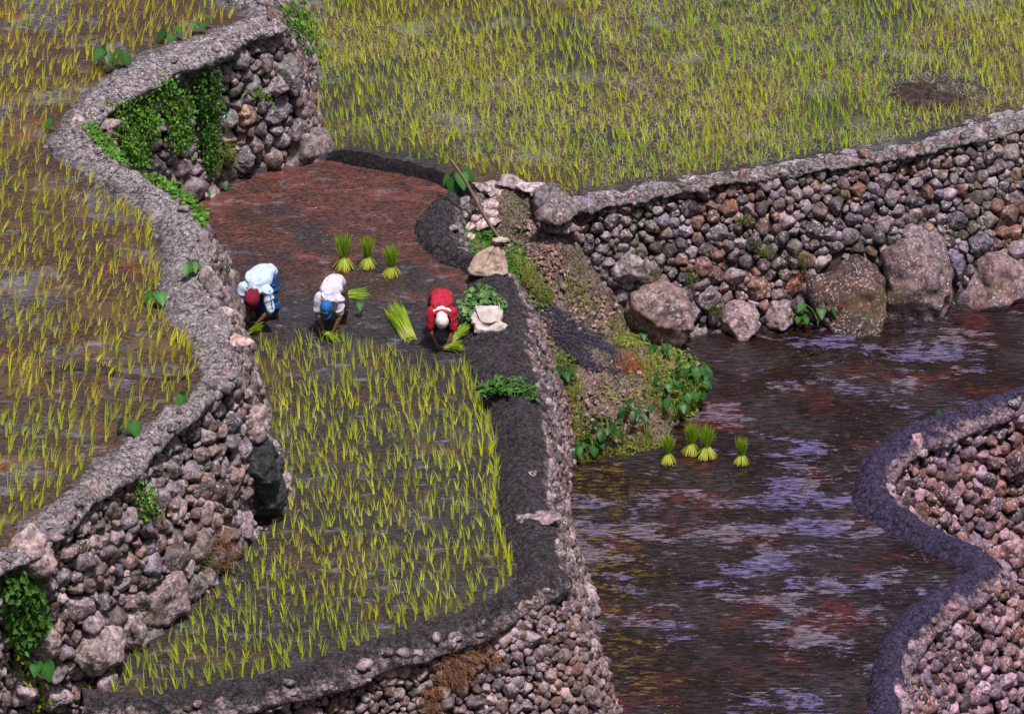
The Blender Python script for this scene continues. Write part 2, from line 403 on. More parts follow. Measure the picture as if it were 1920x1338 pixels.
    FF = (F[None]+(np.arange(len(sel))*nvv)[:, None, None]).reshape(-1, 3)
    wobj('stone_facing', V[sel], FF, mat, root, np.repeat(cols[sel], nvv, 0))
    for i in range(nb):
        Vb, Fb = rocks(P[i:i+1], Nl[i:i+1], U[i:i+1], Rr[i:i+1], [nbr[i]], seed+i, 5, .5 if Rr[i] > .3 else .7, .09)
        b = boulders[i]; cc = np.array(b[3]) if len(b) > 3 and b[3] is not None else cols[i]*1.1
        o = wobj('boulder', Vb[0]-0*Nl[i], Fb, mat if len(b) < 5 else MAT[b[4]], root, np.repeat([cc], Vb.shape[1], 0))
        if len(b) > 5: o['label'] = b[5]
    # backing earth
    Gb = G-Nn*.10+fbm(G*4, seed+5, 3)[..., None]*.03*Nn
    wobj('earth_backing', Gb, gridF(n, nv), MAT['soil'], root)
    WALLS[key] = dict(G=G, N=Nn, px=px, py=py, root=root, T=T)
    return root
def cap(name, inner, outer, zi, zo, h, mat, root, n=None, flare=.14, rough=.05, seed=3, sink=.12, power=.55, drop_=.5):
    I = pts(inner, zi); O = pts(outer, zo)
    # pair by arc length
    L = np.linalg.norm(np.diff(I, axis=0), axis=1).sum(); n = n or int(L/.022)
    I = smooth(I, n); O = smooth(O, n)
    return cap_xy(name, I, O, h, mat, root, flare, rough, seed, sink, power, drop_)
def cap_xy(name, I, O, h, mat, root, flare=.14, rough=.05, seed=3, sink=.12, power=.55, drop_=.5):
    dens = {21: 4, 22: 4, 23: 6, 24: 5}.get(seed, 0)
    n = len(I); m_ = 44; wv = np.linspace(0, 1, m_)
    G = I[:, None]*(1-wv[None, :, None])+O[:, None]*wv[None, :, None]
    a = np.sin(np.pi*np.clip(wv, 0, 1))**power
    G[..., 2] += h*a[None]
    k = 5
    out = nrm((O-I)*[1, 1, 0])
    inn = [I-out*.03*(j)+np.array([0, 0, -sink*j/2]) for j in (2, 1)]
    ou = [O+out*flare*(.35+drop_)*s+np.array([0, 0, -dz*drop_]) for s, dz in ((.5, .03), (.85, .10), (.9, .22), (.3, .34))]
    G = np.concatenate([np.stack(inn, 1), G, np.stack(ou, 1)], 1)
    cr = np.r_[0, 0, wv, 1.02, 1.05, 1.1, 1.15]
    M_ = G.shape[1]
    nn = fbm(G*[4, 7, 5], seed, 5); n2 = 1-2*np.abs(fbm(G*[5, 11, 6], seed+9, 3)); nn = nn+.6*fbm(G*[1.3, 1.3, 1], seed+2, 2)
    damp = np.clip(np.minimum(np.arange(M_), np.arange(M_)[::-1]+2)/3, .3, 1)[None]
    G[..., 2] += (nn*rough*1.3-np.clip(n2-.45, 0, 1)*rough*.9)*damp
    G[..., :2] += (fbm(G*3.1, seed+4, 3)[..., None]*out[:, None, :2])*rough*1.3
    G[..., :2] += fbm(G*1.4, seed+6, 3)[..., None]*out[:, None, :2]*.09
    if root is not None:
        r_ = np.random.default_rng(seed+50); D_, F_ = ico(2); L_ = np.linalg.norm(np.diff(O, axis=0), axis=1).sum(); k_ = int(L_*dens)
        Vs, Fs, Cs = [], [], []
        for j in range(k_):
            i_ = r_.integers(0, n); s_ = r_.uniform(.025, .085); jj = r_.integers(-8, 0)
            c_ = G[i_, jj]
            V_ = D_*r_.uniform(.6, 1.5, 3)*s_*[1, 1, .7]; V_ = V_*(1+.35*vnoise(D_*1.6+j, 5))[:, None]
            Vs.append(V_+c_); Fs.append(F_+len(D_)*j); Cs.append(np.tile(np.array([.19, .16, .17])*r_.uniform(.35, 1.2), (len(D_), 1)))
        wobj('edge_stones', np.concatenate(Vs), np.concatenate(Fs), EDGE, root, np.concatenate(Cs))
    return wobj(name, G, gridF(n, M_), mat, root, uv=np.tile(cr, (n, 1)))

# ------------------------------------------------------------------ terrace outlines (photo pixels -> ground)
L_IN = [(330, -25), (385, 3), (443, 20), (447, 37), (400, 60), (333, 80), (253, 110), (187, 157), (127, 207), (82, 258), (87, 283), (133, 320), (187, 353), (233, 387), (283, 430), (290, 465), (302, 513), (290, 573), (307, 606), (347, 643), (372, 693), (367, 722), (345, 748), (277, 790), (230, 816), (160, 880), (147, 902), (100, 940), (43, 975), (0, 1019), (-90, 1080)]
L_PAIR = [((478, -45), (540, -60)), ((490, -15), (560, -20)), ((508, 12), (575, 60)), ((522, 38), (598, 230)), ((505, 50), (607, 290)), ((483, 55), (580, 302)), ((450, 70), (530, 318)), ((417, 90), (480, 328)), ((383, 103), (440, 338)), ((343, 117), (410, 350)), ((310, 130), (395, 362)), ((267, 158), (360, 382)), ((233, 172), (330, 395)), ((205, 187), (305, 410)), ((180, 215), (295, 420)), ((160, 245), (290, 432)), ((187, 280), (340, 450)), ((233, 313), (375, 465)), ((267, 337), (400, 480)), ((310, 363), (418, 498)), ((350, 393), (437, 525)), ((372, 427), (443, 560)), ((388, 453), (455, 600)), ((393, 513), (460, 650)), ((400, 546), (475, 710)), ((410, 586), (495, 765)), ((420, 630), (505, 825)), ((430, 653), (522, 889)), ((442, 680), (538, 935)), ((445, 697), (530, 968)), ((437, 706), (488, 1006)), ((425, 715), (460, 1028)), ((407, 726), (440, 1060)), ((377, 756), (410, 1088)), ((333, 783), (370, 1125)), ((307, 806), (333, 1165)), ((277, 833), (310, 1190)), ((253, 866), (273, 1207)), ((200, 905), (240, 1228)), ((167, 929), (213, 1245)), ((133, 962), (202, 1290)), ((97, 992), (185, 1420, 1.0)), ((67, 1025), (150, 1500, .4)), ((0, 1052), (60, 1560, .2)), ((-90, 1105), (-30, 1620, .2))]
L_OUT = [a for a, b in L_PAIR]; L_FOOT = [b for a, b in L_PAIR]
M_IN = [(772, 446), (787, 466), (827, 496), (873, 516), (872, 569), (862, 602), (862, 640), (875, 693), (900, 740), (923, 796), (933, 846), (934, 912), (935, 969), (957, 1039), (965, 1079), (950, 1111), (907, 1139), (840, 1169), (773, 1190), (690, 1217), (640, 1232), (500, 1280), (400, 1302), (267, 1316), (187, 1309), (150, 1300)]
M_OUT = [(857, 446), (880, 480), (955, 513), (980, 556), (998, 590), (995, 633), (1000, 680), (1010, 723), (1022, 763), (1028, 813), (1030, 863), (1022, 900), (1037, 959), (1046, 1002), (1050, 1042), (1055, 1079), (1033, 1105), (1007, 1119), (957, 1147), (913, 1175), (857, 1192), (807, 1209), (757, 1225), (707, 1240), (640, 1264), (567, 1290), (467, 1314), (353, 1328), (250, 1336), (160, 1335)]
M_FOOT_P = [((880, 480), (920, 560, 1.2)), ((955, 513), (1020, 680, .6)), ((980, 556), (1060, 780, .0)), ((998, 590), (1080, 850)), ((995, 633), (1075, 895)), ((1000, 680), (1068, 940)), ((1010, 723), (1062, 985)), ((1022, 763), (1062, 1020)), ((1028, 813), (1066, 1055)), ((1030, 863), (1090, 1105)), ((1030, 920), (1112, 1150)), ((1037, 959), (1112, 1195)), ((1046, 1002), (1122, 1240)), ((1050, 1042), (1138, 1290)), ((1055, 1079), (1165, 1340)), ((1033, 1105), (1150, 1420)), ((957, 1147), (1050, 1480)), ((857, 1192), (900, 1520)), ((757, 1225), (780, 1530)), ((640, 1264), (650, 1550)), ((467, 1314), (470, 1600)), ((353, 1328), (350, 1620)), ((160, 1335), (150, 1630))]
R_IN = [(1053, 368), (1140, 358), (1207, 346), (1280, 333), (1413, 316), (1547, 292), (1680, 270), (1813, 231), (1920, 201), (2060, 165)]
R_OUT = [(1060, 392), (1107, 383), (1207, 365), (1280, 352), (1413, 333), (1547, 310), (1680, 290), (1847, 255), (1920, 237), (2060, 200)]
R_PAIR = [((1010, 372), (1030, 560, .4)), ((1040, 384), (1070, 620, .2)), ((1060, 392), (1130, 645)), ((1107, 383), (1190, 648)), ((1207, 365), (1260, 642)), ((1280, 352), (1330, 632)), ((1413, 333), (1440, 621)), ((1547, 310), (1570, 609)), ((1680, 290), (1690, 590)), ((1847, 255), (1850, 569)), ((1920, 237), (1920, 553)), ((2060, 200), (2060, 515))]
W_IN = [(2060, 700), (1920, 739), (1847, 764), (1780, 787), (1713, 806), (1663, 829), (1623, 858), (1602, 895), (1590, 935), (1597, 959), (1630, 980), (1690, 1015), (1740, 1039), (1780, 1062), (1793, 1077), (1780, 1096), (1740, 1125), (1690, 1157), (1657, 1192), (1640, 1229), (1623, 1269), (1620, 1338), (1630, 1440), (1640, 1520)]
W_PAIR = [((2060, 715), (2150, 960)), ((1920, 757), (2000, 1010)), ((1863, 776), (1935, 1035)), ((1813, 795), (1880, 1060)), ((1763, 817), (1840, 1085)), ((1713, 843), (1790, 1110)), ((1682, 868), (1765, 1130)), ((1665, 900), (1745, 1160)), ((1673, 932), (1745, 1185)), ((1697, 955), (1770, 1210)), ((1730, 980), (1800, 1230)), ((1773, 1002), (1850, 1250)), ((1830, 1030), (1905, 1275)), ((1868, 1053), (1940, 1295)), ((1888, 1077), (1985, 1330)), ((1850, 1105), (1960, 1370)), ((1813, 1126), (1930, 1400)), ((1780, 1149), (1900, 1425)), ((1742, 1178), (1865, 1455)), ((1713, 1212), (1840, 1485)), ((1697, 1249), (1825, 1525)), ((1693, 1290), (1820, 1570)), ((1700, 1420), (1830, 1690)), ((1710, 1520), (1840, 1790))]

# ------------------------------------------------------------------ setting: ground and water sheets
def sheet(name, poly, mat, z):
    b = bmesh.new(); vs = [b.verts.new((p[0], p[1], z)) for p in poly]
    f = b.faces.new(vs); bmesh.ops.triangulate(b, faces=[f]); bmesh.ops.recalc_face_normals(b, faces=b.faces)
    for f in b.faces:
        if f.normal.z < 0: f.normal_flip()
    me = bpy.data.meshes.new(name); b.to_mesh(me); b.free(); me.materials.append(mat)
    o = obj(name, me); tag(o, kind='structure'); return o
g = 1200
wt = wobj('terrain', [(-g, -g, Z_LOW), (g, -g, Z_LOW), (g, g, Z_LOW), (-g, g, Z_LOW)], np.array([[0, 1, 2, 3]]), MAT['terrain']); wt['kind'] = 'structure'
def mean_line(a, za, b, zb, n=160):
    A = smooth(pts(a, za), n); B = smooth(pts(b, zb), n); return (A+B)/2
lm = mean_line(L_IN, Z_LEFT, L_OUT, Z_LEFT)
sheet('left_paddy_water', list(lm)+[at(-700, 1300, Z_LEFT), at(-900, 500, Z_LEFT), at(-700, -500, Z_LEFT), at(380, -500, Z_LEFT)], MAT['w_left'], Z_LEFT)
mm = mean_line(M_IN, Z_MID, M_OUT, Z_MID)
midpoly = [at(*p[:2], Z_MID) for p in L_FOOT[3:41]]
midpoly = [p+np.array([-.15, 0, 0]) for p in midpoly]
REAR_IN = [(590, 300), (650, 311), (700, 318), (760, 330), (815, 346), (838, 358), (845, 368), (830, 379), (795, 400), (775, 425), (772, 446)]
rear = [at(p[0], p[1]-14, Z_MID) for p in [(607, 300), (650, 311), (700, 318), (760, 328), (815, 344), (860, 360), (860, 385), (830, 420)]]
sheet('middle_paddy_water', list(mm[::-1])+rear[::-1]+midpoly, MAT['w_middle'], Z_MID)
upoly = [at(*p, Z_UP) for p in [(540, -500), (545, 0), (560, 150), (585, 285), (620, 296), (680, 299), (760, 315), (840, 333), (900, 342), (960, 350), (1040, 378)]]+list(mean_line(R_IN, Z_UP, R_OUT, Z_UP, 40))+[at(2500, 60, Z_UP), at(2700, -500, Z_UP)]
sheet('upper_paddy_water', upoly, MAT['w_upper'], Z_UP)
wm = mean_line(W_IN, 0, [a for a, b in W_PAIR], 0)
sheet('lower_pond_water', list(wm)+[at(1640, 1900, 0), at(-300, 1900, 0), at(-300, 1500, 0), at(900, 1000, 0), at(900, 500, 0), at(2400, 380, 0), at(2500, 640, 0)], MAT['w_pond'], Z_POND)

# ------------------------------------------------------------------ stone walls and mud bunds
r1 = wall('left', 'long winding grey stone wall with pale cracked mud top holding up the left paddy', L_OUT, L_FOOT, Z_LEFT+.05, Z_MID-.05, MAT['stone_left'], .095, .20,
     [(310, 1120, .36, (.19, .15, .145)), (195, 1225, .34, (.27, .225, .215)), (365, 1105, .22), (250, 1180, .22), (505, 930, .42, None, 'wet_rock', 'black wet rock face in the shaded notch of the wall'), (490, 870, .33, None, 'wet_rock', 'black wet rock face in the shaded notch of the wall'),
      (570, 285, .40, (.20, .165, .17)), (540, 145, .28, (.12, .11, .115)), (465, 215, .2, (.34, .23, .15)), (425, 228, .2, (.2, .2, .22)), (518, 215, .22), (520, 160, .22), (560, 245, .2, (.13, .12, .13)), (350, 1070, .16), (460, 975, .25, (.22, .18, .19)), (484, 800, .28, (.24, .19, .18)), (455, 300, .2), (440, 900, .17), (85, 1215, .2), (110, 1310, .2), (50, 1300, .22), (420, 1010, .16), (475, 165, .18), (60, 1045, .26, (.3, .23, .22))], seed=11)
cap('mud_cap', L_IN, L_OUT, Z_LEFT-.02, Z_LEFT+.12, .06, MAT['cap_left'], r1, seed=21, rough=.075)
r2 = wall('mid', 'stone wall of small round stones under the curved dark mud bund of the middle paddy', [a for a, b in M_FOOT_P], [b for a, b in M_FOOT_P], Z_MID+.02, Z_POND-.1, MAT['stone_near'], .072, .13,
     [(1100, 1120, .17), (1000, 1200, .13), (1110, 1300, .15)], seed=12, bulge=.08)
cap('mud_cap', REAR_IN[6:]+M_IN[1:], [(893, 360), (880, 378), (862, 395), (852, 420)]+M_OUT, Z_MID-.02, Z_MID+.06, .24, MAT['cap_mid'], r2, seed=22, rough=.05, power=.85)
r3 = wall('right', 'high stone wall of lichen spotted stones holding up the upper right paddy', [a for a, b in R_PAIR], [b for a, b in R_PAIR], Z_UP+.05, Z_POND-.05, MAT['stone_right'], .090, .175,
     [(1232, 585, .48, (.17, .125, .11)), (1598, 548, .74, (.05, .032, .025)), (1716, 532, .80, (.13, .10, .10)), (1868, 538, .55, (.17, .125, .135)), (1385, 600, .3, (.23, .175, .17)), (1460, 590, .24, (.2, .155, .15)), (1425, 540, .2), (1180, 505, .24, (.22, .2, .2)), (1215, 515, .2), (1215, 545, .14), (1330, 560, .17), (1302, 585, .15), (1790, 500, .25, (.14, .12, .17)), (1840, 460, .2), (1490, 535, .17, (.22, .10, .06))], seed=13,
     pal=[(.19, .165, .175), (.22, .19, .19), (.13, .115, .125), (.17, .13, .12), (.11, .09, .09), (.17, .10, .075), (.18, .16, .19), (.26, .23, .24)])
cap('mud_cap', R_IN, R_OUT, Z_UP-.02, Z_UP+.08, .03, MAT['cap_right'], r3, seed=23, rough=.06, power=.4, drop_=.2)
W_PAIR = [(a, (b[0]+16, b[1]+124)) for a, b in W_PAIR]
r4 = wall('low', 'stone wall of purplish stones dropping away below the winding bund at bottom right', [a for a, b in W_PAIR], [b for a, b in W_PAIR], Z_POND+.03, Z_LOW, MAT['stone_low'], .11, .19, [(1905, 1030, .28, (.24, .17, .17)), (1830, 1190, .17), (1900, 870, .2)], seed=14,
     pal=[(.24, .17, .19), (.28, .2, .21), (.18, .12, .13), (.2, .12, .10), (.15, .12, .15), (.30, .24, .27)])
cap('mud_cap', W_IN, [a for a, b in W_PAIR], Z_POND-.02, Z_POND+.05, .24, MAT['cap_low'], r4, seed=24, rough=.055, power=.85)
# dark mud dyke between middle and upper right paddies
o = cap('mud_dyke', REAR_IN[:8], [(585, 276), (650, 290), (700, 296), (760, 308), (815, 324), (860, 338), (890, 348), (905, 360)], Z_MID-.02, Z_UP+.0, .14, MAT['cap_dark'], None, seed=25, rough=.05, power=.7)
tag(o, 'low black mud dyke across the far end of the middle paddy', 'mud dyke')
print('walls done')

# ------------------------------------------------------------------ the earth slope beside the bund
ctl = [(905, 350, 2.2), (960, 350, 2.24), (1030, 368, 2.24), (1050, 400, 2.12), (1010, 420, 2.0), (850, 430, 2.15), (880, 425, 1.95), (905, 440, 1.75), (940, 465, 1.6), (930, 400, 2.0), (990, 500, 1.7), (1020, 450, 1.95),
       (900, 500, 1.9), (960, 520, 1.75), (1000, 560, 1.5), (1020, 600, 1.3), (1035, 650, 1.05), (1035, 730, .7), (1040, 800, .4), (1045, 872, 0),
       (1060, 480, 1.75), (1100, 560, 1.1), (1150, 610, .55), (1200, 640, .15), (1100, 640, .85), (1160, 680, .6), (1220, 655, .3), (1150, 760, .4), (1200, 740, .4), (1255, 700, .35), (1230, 775, .2),
       (1322, 720, 0), (1308, 680, 0), (1270, 650, .0), (1300, 765, 0), (1262, 800, 0), (1240, 830, 0), (1150, 852, 0), (1100, 800, .3), (1360, 720, -.3), (1340, 800, -.3), (1250, 880, -.3), (1150, 900, -.3), (1050, 930, -.3), (1340, 650, -.3)]
C3 = pts(ctl)
def tps(C3):
    X = C3[:, :2]; n = len(X)
    def U(r2): return np.where(r2 > 0, r2*np.log(np.maximum(r2, 1e-12))*.5, 0)
    K = U(((X[:, None]-X[None])**2).sum(-1))+np.eye(n)*.05
    Pm = np.c_[np.ones(n), X]; A = np.zeros((n+3, n+3)); A[:n, :n] = K; A[:n, n:] = Pm; A[n:, :n] = Pm.T
    wv = np.linalg.solve(A, np.r_[C3[:, 2], 0, 0, 0])
    def f(Q):
        Q = np.asarray(Q, float); sh = Q.shape[:-1]; q = Q.reshape(-1, 2)
        return (U(((q[:, None]-X[None])**2).sum(-1))@wv[:n]+np.c_[np.ones(len(q)), q]@wv[n:]).reshape(sh)
    return f
slope_z0 = tps(C3)
def slope_z(Q):
    Q = np.asarray(Q, float); P3 = np.concatenate([Q, np.zeros(Q.shape[:-1]+(1,))], -1)
    z = slope_z0(Q); k = np.clip(z/.25, .15, 1)
    return z+(fbm(P3*2.2, 31, 4)*.13+(.5-np.abs(fbm(P3*5, 35, 4)))*.16-.06)*k
lo = C3[:, :2].min(0)-.2; hi = C3[:, :2].max(0)+.2; st = .04
nx, ny = ((hi-lo)/st).astype(int)
gx, gy = np.meshgrid(lo[0]+np.arange(nx)*st, lo[1]+np.arange(ny)*st, indexing='ij'); Q = np.stack([gx, gy], -1)
zz = slope_z(Q)
sp = [at(*p)[:2] for p in [(880, 352, 2.2), (960, 340, 2.25), (1060, 362, 2.25), (1110, 400, 2.1), (1200, 560, .6), (1260, 600, .2), (1350, 620, -.2), (1380, 720, -.3), (1350, 820, -.3), (1260, 890, -.3), (1060, 960, -.3), (1045, 900, .1), (1020, 800, 1.0), (1000, 700, 1.6), (985, 620, 1.9), (960, 560, 2.1), (930, 525, 2.2), (880, 490, 2.2), (835, 450, 2.25), (840, 400, 2.3)]]
keep = inpoly(gx, gy, sp)
F = gridF(nx, ny); F = F[keep.ravel()[F].all(1)]
used, inv = np.unique(F, return_inverse=True)
V = np.stack([gx, gy, zz], -1).reshape(-1, 3)[used]
o = wobj('hillside', V, inv.reshape(-1, 4), MAT['slope']); o['kind'] = 'structure'
def on_slope(px, py):
    """point where the pixel ray meets the slope"""
    best = None
    zs = np.linspace(-.2, 2.7, 120); P = np.array([at(px, py, z) for z in zs]); dz = P[:, 2]-slope_z0(P[:, :2])
    k = np.where(dz > 0)[0]
    k = k[0] if len(k) else 0
    return P[k]

# ------------------------------------------------------------------ blades, leaves
def ribbons(B, Hh, lean, wid, wdir, bend, segs=3, cols=None, tipw=.12, droop=0.0):
    """B base points (n,3); Hh heights; lean (n,3) tip offset dir*amount; returns V,F,C"""
    n = len(B); t = np.linspace(0, 1, segs+1)
    C = B[:, None]+np.stack([lean[:, 0][:, None]*(t**bend)[None], lean[:, 1][:, None]*(t**bend)[None], Hh[:, None]*(t-droop*t**3)[None]], -1)
    wv = wid[:, None]*(1-(1-tipw)*t**1.8)[None]
    Lf = C-wdir[:, None]*wv[..., None]*.5; Rt = C+wdir[:, None]*wv[..., None]*.5
    V = np.stack([Lf, Rt], 2).reshape(n, -1, 3)
    k = np.arange(segs)*2; f = np.stack([k, k+1, k+3, k+2], -1)
    F = (f[None]+(np.arange(n)*(segs+1)*2)[:, None, None]).reshape(-1, 4)
    cc = None if cols is None else np.repeat(cols, (segs+1)*2, 0)
    return V.reshape(-1, 3), F, cc
def clump(r_, n=5, h=.30, spread=.05, leanv=(0, 0), w=.0085):
    a = r_.uniform(0, 2*np.pi, n); B = np.stack([np.cos(a), np.sin(a), a*0], 1)*r_.uniform(0, .018, (n, 1))
    Hh = h*r_.uniform(.6, 1.1, n); L = np.stack([np.cos(a), np.sin(a)*.6, a*0], 1)*r_.uniform(.2, 1.4, (n, 1))*spread+np.array([leanv[0], leanv[1], 0])
    wa = r_.uniform(-.7, .7, n); W = np.stack([np.cos(wa), np.sin(wa), a*0], 1)
    g_ = r_.uniform(0, 1, (n, 1)); c = np.array([.36, .50, .02])*(1-g_)+np.array([.72, .80, .05])*g_
    return ribbons(B, Hh, L, w*r_.uniform(.7, 1.2, n), W, 1.6, 3, c)
def rows(poly_px, z, sx, sy, ang, jit, seed):
    P = pts(poly_px, z)[:, :2]; r_ = np.random.default_rng(seed)
    lo, hi = P.min(0), P.max(0); c = (lo+hi)/2; R_ = np.linalg.norm(hi-lo)/2
    a = np.arange(-R_, R_, sx); b = np.arange(-R_, R_, sy); A, B = np.meshgrid(a, b, indexing='ij')
    A = A+r_.normal(0, jit, A.shape)+.10*np.sin(B*.9+A*.3); B = B+r_.normal(0, jit*1.4, A.shape)+.12*np.sin(A*1.1)
    X = c[0]+A*math.cos(ang)-B*math.sin(ang); Y = c[1]+A*math.sin(ang)+B*math.cos(ang)
    X, Y = X.ravel(), Y.ravel(); k = inpoly(X, Y, P); return np.stack([X[k], Y[k], np.full(k.sum(), z)], 1)
L_POLY = [(x-3, y) for x, y in L_IN]+[(-160, 1080), (-160, -220), (330, -200)]
M_POLY = [(x-8, y-4) for x, y in M_IN[7:]]+[(205, 1302), (215, 1265)]+[(b[0]+8, b[1]+4) for b in L_FOOT[38:24:-1]]+[(474, 650), (478, 642), (560, 638), (650, 640), (740, 666), (800, 692), (862, 692)]
U_POLY = [(545, -220), (555, -60), (565, 60), (585, 150), (600, 240), (615, 284), (680, 285), (760, 296), (840, 315), (900, 330), (960, 336), (1050, 362), (1140, 352), (1280, 328), (1413, 310), (1547, 286), (1680, 264), (1813, 226), (2150, 140), (2150, -220)]
rl = rows(L_POLY, Z_LEFT, .145, .235, .12, .03, 1)
rm = rows(M_POLY, Z_MID, .125, .21, -.06, .028, 2)
ru = rows(U_POLY, Z_UP, .12, .18, .18, .03, 3)
def drop(P, p, seed): r_ = np.random.default_rng(seed); return P[r_.uniform(0, 1, len(P)) > p]
rl = drop(rl, .10, 4); rm = drop(rm, .10, 5); ru = drop(ru, .08, 6)
# rows hugging the bund edges
def edge_row(line, z, n, off, seed):
    r_ = np.random.default_rng(seed); P = smooth(pts(line, z), n); P[:, :2] += off+r_.normal(0, .03, (n, 2)); return P
ed_m = edge_row(M_IN[7:15], Z_MID, 48, np.array([-.05, 0]), 7)
ed_l = edge_row(L_IN[13:21], Z_LEFT, 40, np.array([-.07, 0]), 8)
rng2 = np.random.default_rng(9)
px_, py_ = proj(ru); rk = ((px_-1755)/95)**2+((py_-180)/30)**2 > 1; ru = ru[rk]; ru = ru[(fbm(ru*.45, 61, 3) > -.28) | (rng2.uniform(0, 1, len(ru)) < .55)]
allp = np.concatenate([rl, rm, ru, ed_m, ed_l]); fid = np.r_[np.zeros(len(rl)), np.ones(len(rm)), np.full(len(ru), 2), np.full(len(ed_m), 1), np.full(len(ed_l), 0)].astype(int)
px_, py_ = proj(allp); vis = (px_ > -10) & (px_ < 1930) & (py_ < 1345) & (py_ > 0)
dd = np.linalg.norm(allp-CAM, axis=1); dd[~vis] = 1e9; dd[fid == 2] = 1e9
ind = np.argsort(dd)[:300]; isind = np.zeros(len(allp), bool); isind[ind] = True
print('rice', len(rl), len(rm), len(ru), 'individual L/M', (fid[ind] == 0).sum(), (fid[ind] == 1).sum())
LEAN = {0: (.05, .03), 1: (-.015, .02), 2: (-.02, .02)}
protos = {}
for f_ in (0, 1):
    protos[f_] = []
    for k in range(10):
        r_ = np.random.default_rng(100+f_*20+k); lv = LEAN[f_]
        V, F, C = clump(r_, r_.integers(4, 8), .28*r_.uniform(.85, 1.1), .055, (lv[0]+r_.normal(0, .02), lv[1]))
        protos[f_].append(mesh('rice_seedling', V, F, MAT['rice'], C))
LAB = {0: ('yellow-green rice seedling in the nearest rows of the left paddy by the pale cracked bund', 'rice seedlings in the near corner of the left paddy'),
       1: ('yellow-green rice seedling in the nearest rows of the middle paddy inside the dark curved bund', 'rice seedlings in the near end of the middle paddy')}
first = {}
for i in ind:
    f_ = fid[i]; k = rng2.integers(0, 10)
    if f_ not in first:
        o = obj('rice_seedling', protos[f_][k]); tag(o, LAB[f_][0], 'rice seedling', LAB[f_][1]); first[f_] = o
    else:
        o = first[f_].copy(); o.data = protos[f_][k]; COL.objects.link(o)
    s = rng2.uniform(.8, 1.15); o.location = allp[i]-[0, 0, .01]; o.rotation_euler[2] = rng2.uniform(-.6, .6); o.scale = (s, s, s*rng2.uniform(.85, 1.1))
def bulk(P, fids, seed):
    r_ = np.random.default_rng(seed); nb = r_.integers(3, 7, len(P)); idx = np.repeat(np.arange(len(P)), nb); n = len(idx); f_ = fids[idx]
    a = r_.uniform(0, 2*np.pi, n); B = P[idx]+np.stack([np.cos(a), np.sin(a), a*0], 1)*r_.uniform(0, .02, (n, 1))-[0, 0, .01]
    sz = r_.uniform(.6, 1.2, len(P))*np.where(fids == 2, .95, 1)*(1+.18*fbm(P*.6, 5, 2)); Hh = .275*sz[idx]*r_.uniform(.6, 1.1, n)
    lv = np.array([LEAN[k] for k in range(3)])[f_]; cl = r_.normal(0, .02, (len(P), 2))[idx]+lv
    L = np.stack([np.cos(a), np.sin(a)*.6, a*0], 1)*r_.uniform(.2, 1.4, (n, 1))*.055; L[:, :2] += cl
    wa = r_.uniform(-.7, .7, n); W = np.stack([np.cos(wa), np.sin(wa), a*0], 1)
    g_ = np.clip(r_.uniform(0, 1, len(P))[idx]*.6+r_.uniform(0, .4, n), 0, 1)[:, None]
    c = np.array([.36, .50, .02])*(1-g_)+np.array([.76, .82, .05])*g_; dl = r_.uniform(0, 1, n) < np.array([.3, .1, .25])[f_]; c[dl] = c[dl]*[.75, .52, 1.2]
    gr = (fbm(P*.35, 77, 2)[idx] > .05) & (f_ == 2); c[gr] = c[gr]*[.72, .92, .7]; c[f_ == 0] = c[f_ == 0]*[1.08, .94, 1]; c[f_ == 1] = c[f_ == 1]*[1.05, 1, 1]; c = c*1.15
    return ribbons(B, Hh, L, np.where(f_ == 2, .0085, .0088)*r_.uniform(.7, 1.2, n), W, 1.6, 3, c)
V, F, C = bulk(allp[~isind], fid[~isind], 41)
o = wobj('rice', V, F, MAT['rice'], None, C); tag(o, 'yellow-green rice seedlings in loose rows over the rest of the three flooded paddies', 'rice', kind='stuff')
# dry stubble of the upper paddy, scraps of straw in the others
def straw(P, n_per, seed, h=.10, sp=.12, c0=(.55, .47, .24), c1=(.28, .23, .13)):
    r_ = np.random.default_rng(seed); idx = np.repeat(np.arange(len(P)), n_per); n = len(idx)
    B = P[idx]+np.c_[r_.normal(0, .10, (n, 2)), np.zeros(n)]; a = r_.uniform(0, 2*np.pi, n)
    L = np.stack([np.cos(a), np.sin(a), a*0], 1)*r_.uniform(.3, 1, (n, 1))*sp
    wa = a+np.pi/2; W = np.stack([np.cos(wa), np.sin(wa), a*0], 1); g_ = r_.uniform(0, 1, (n, 1))
    return ribbons(B, h*r_.uniform(.2, 1.1, n), L, .007*r_.uniform(.7, 1.3, n), W, 1.3, 3, np.array(c0)*g_+np.array(c1)*(1-g_), .3, .5)
sp_ = rows(U_POLY, Z_UP, .17, .2, .18, .08, 12); wgt = fbm(sp_*[.35, .5, 1], 3, 2); sp_ = sp_[wgt > -.15]
V1, F1, C1 = straw(sp_, 14, 51)
o = wobj('straw', V1, F1, MAT['straw'], None, C1); tag(o, 'dry straw stubble lying between the rice of the upper right paddy', 'straw', kind='stuff')
sp_ = np.concatenate([rows(L_POLY, Z_LEFT, .3, .4, .1, .1, 13), rows(M_POLY, Z_MID, .25, .35, .1, .1, 14)])
V1, F1, C1 = straw(sp_, 3, 52, .04, .10, (.30, .24, .14), (.16, .12, .07))
o = wobj('plant_litter', V1, F1, MAT['straw'], None, C1); tag(o, 'thin scraps of straw floating in the left and middle paddies', 'plant litter', kind='stuff')

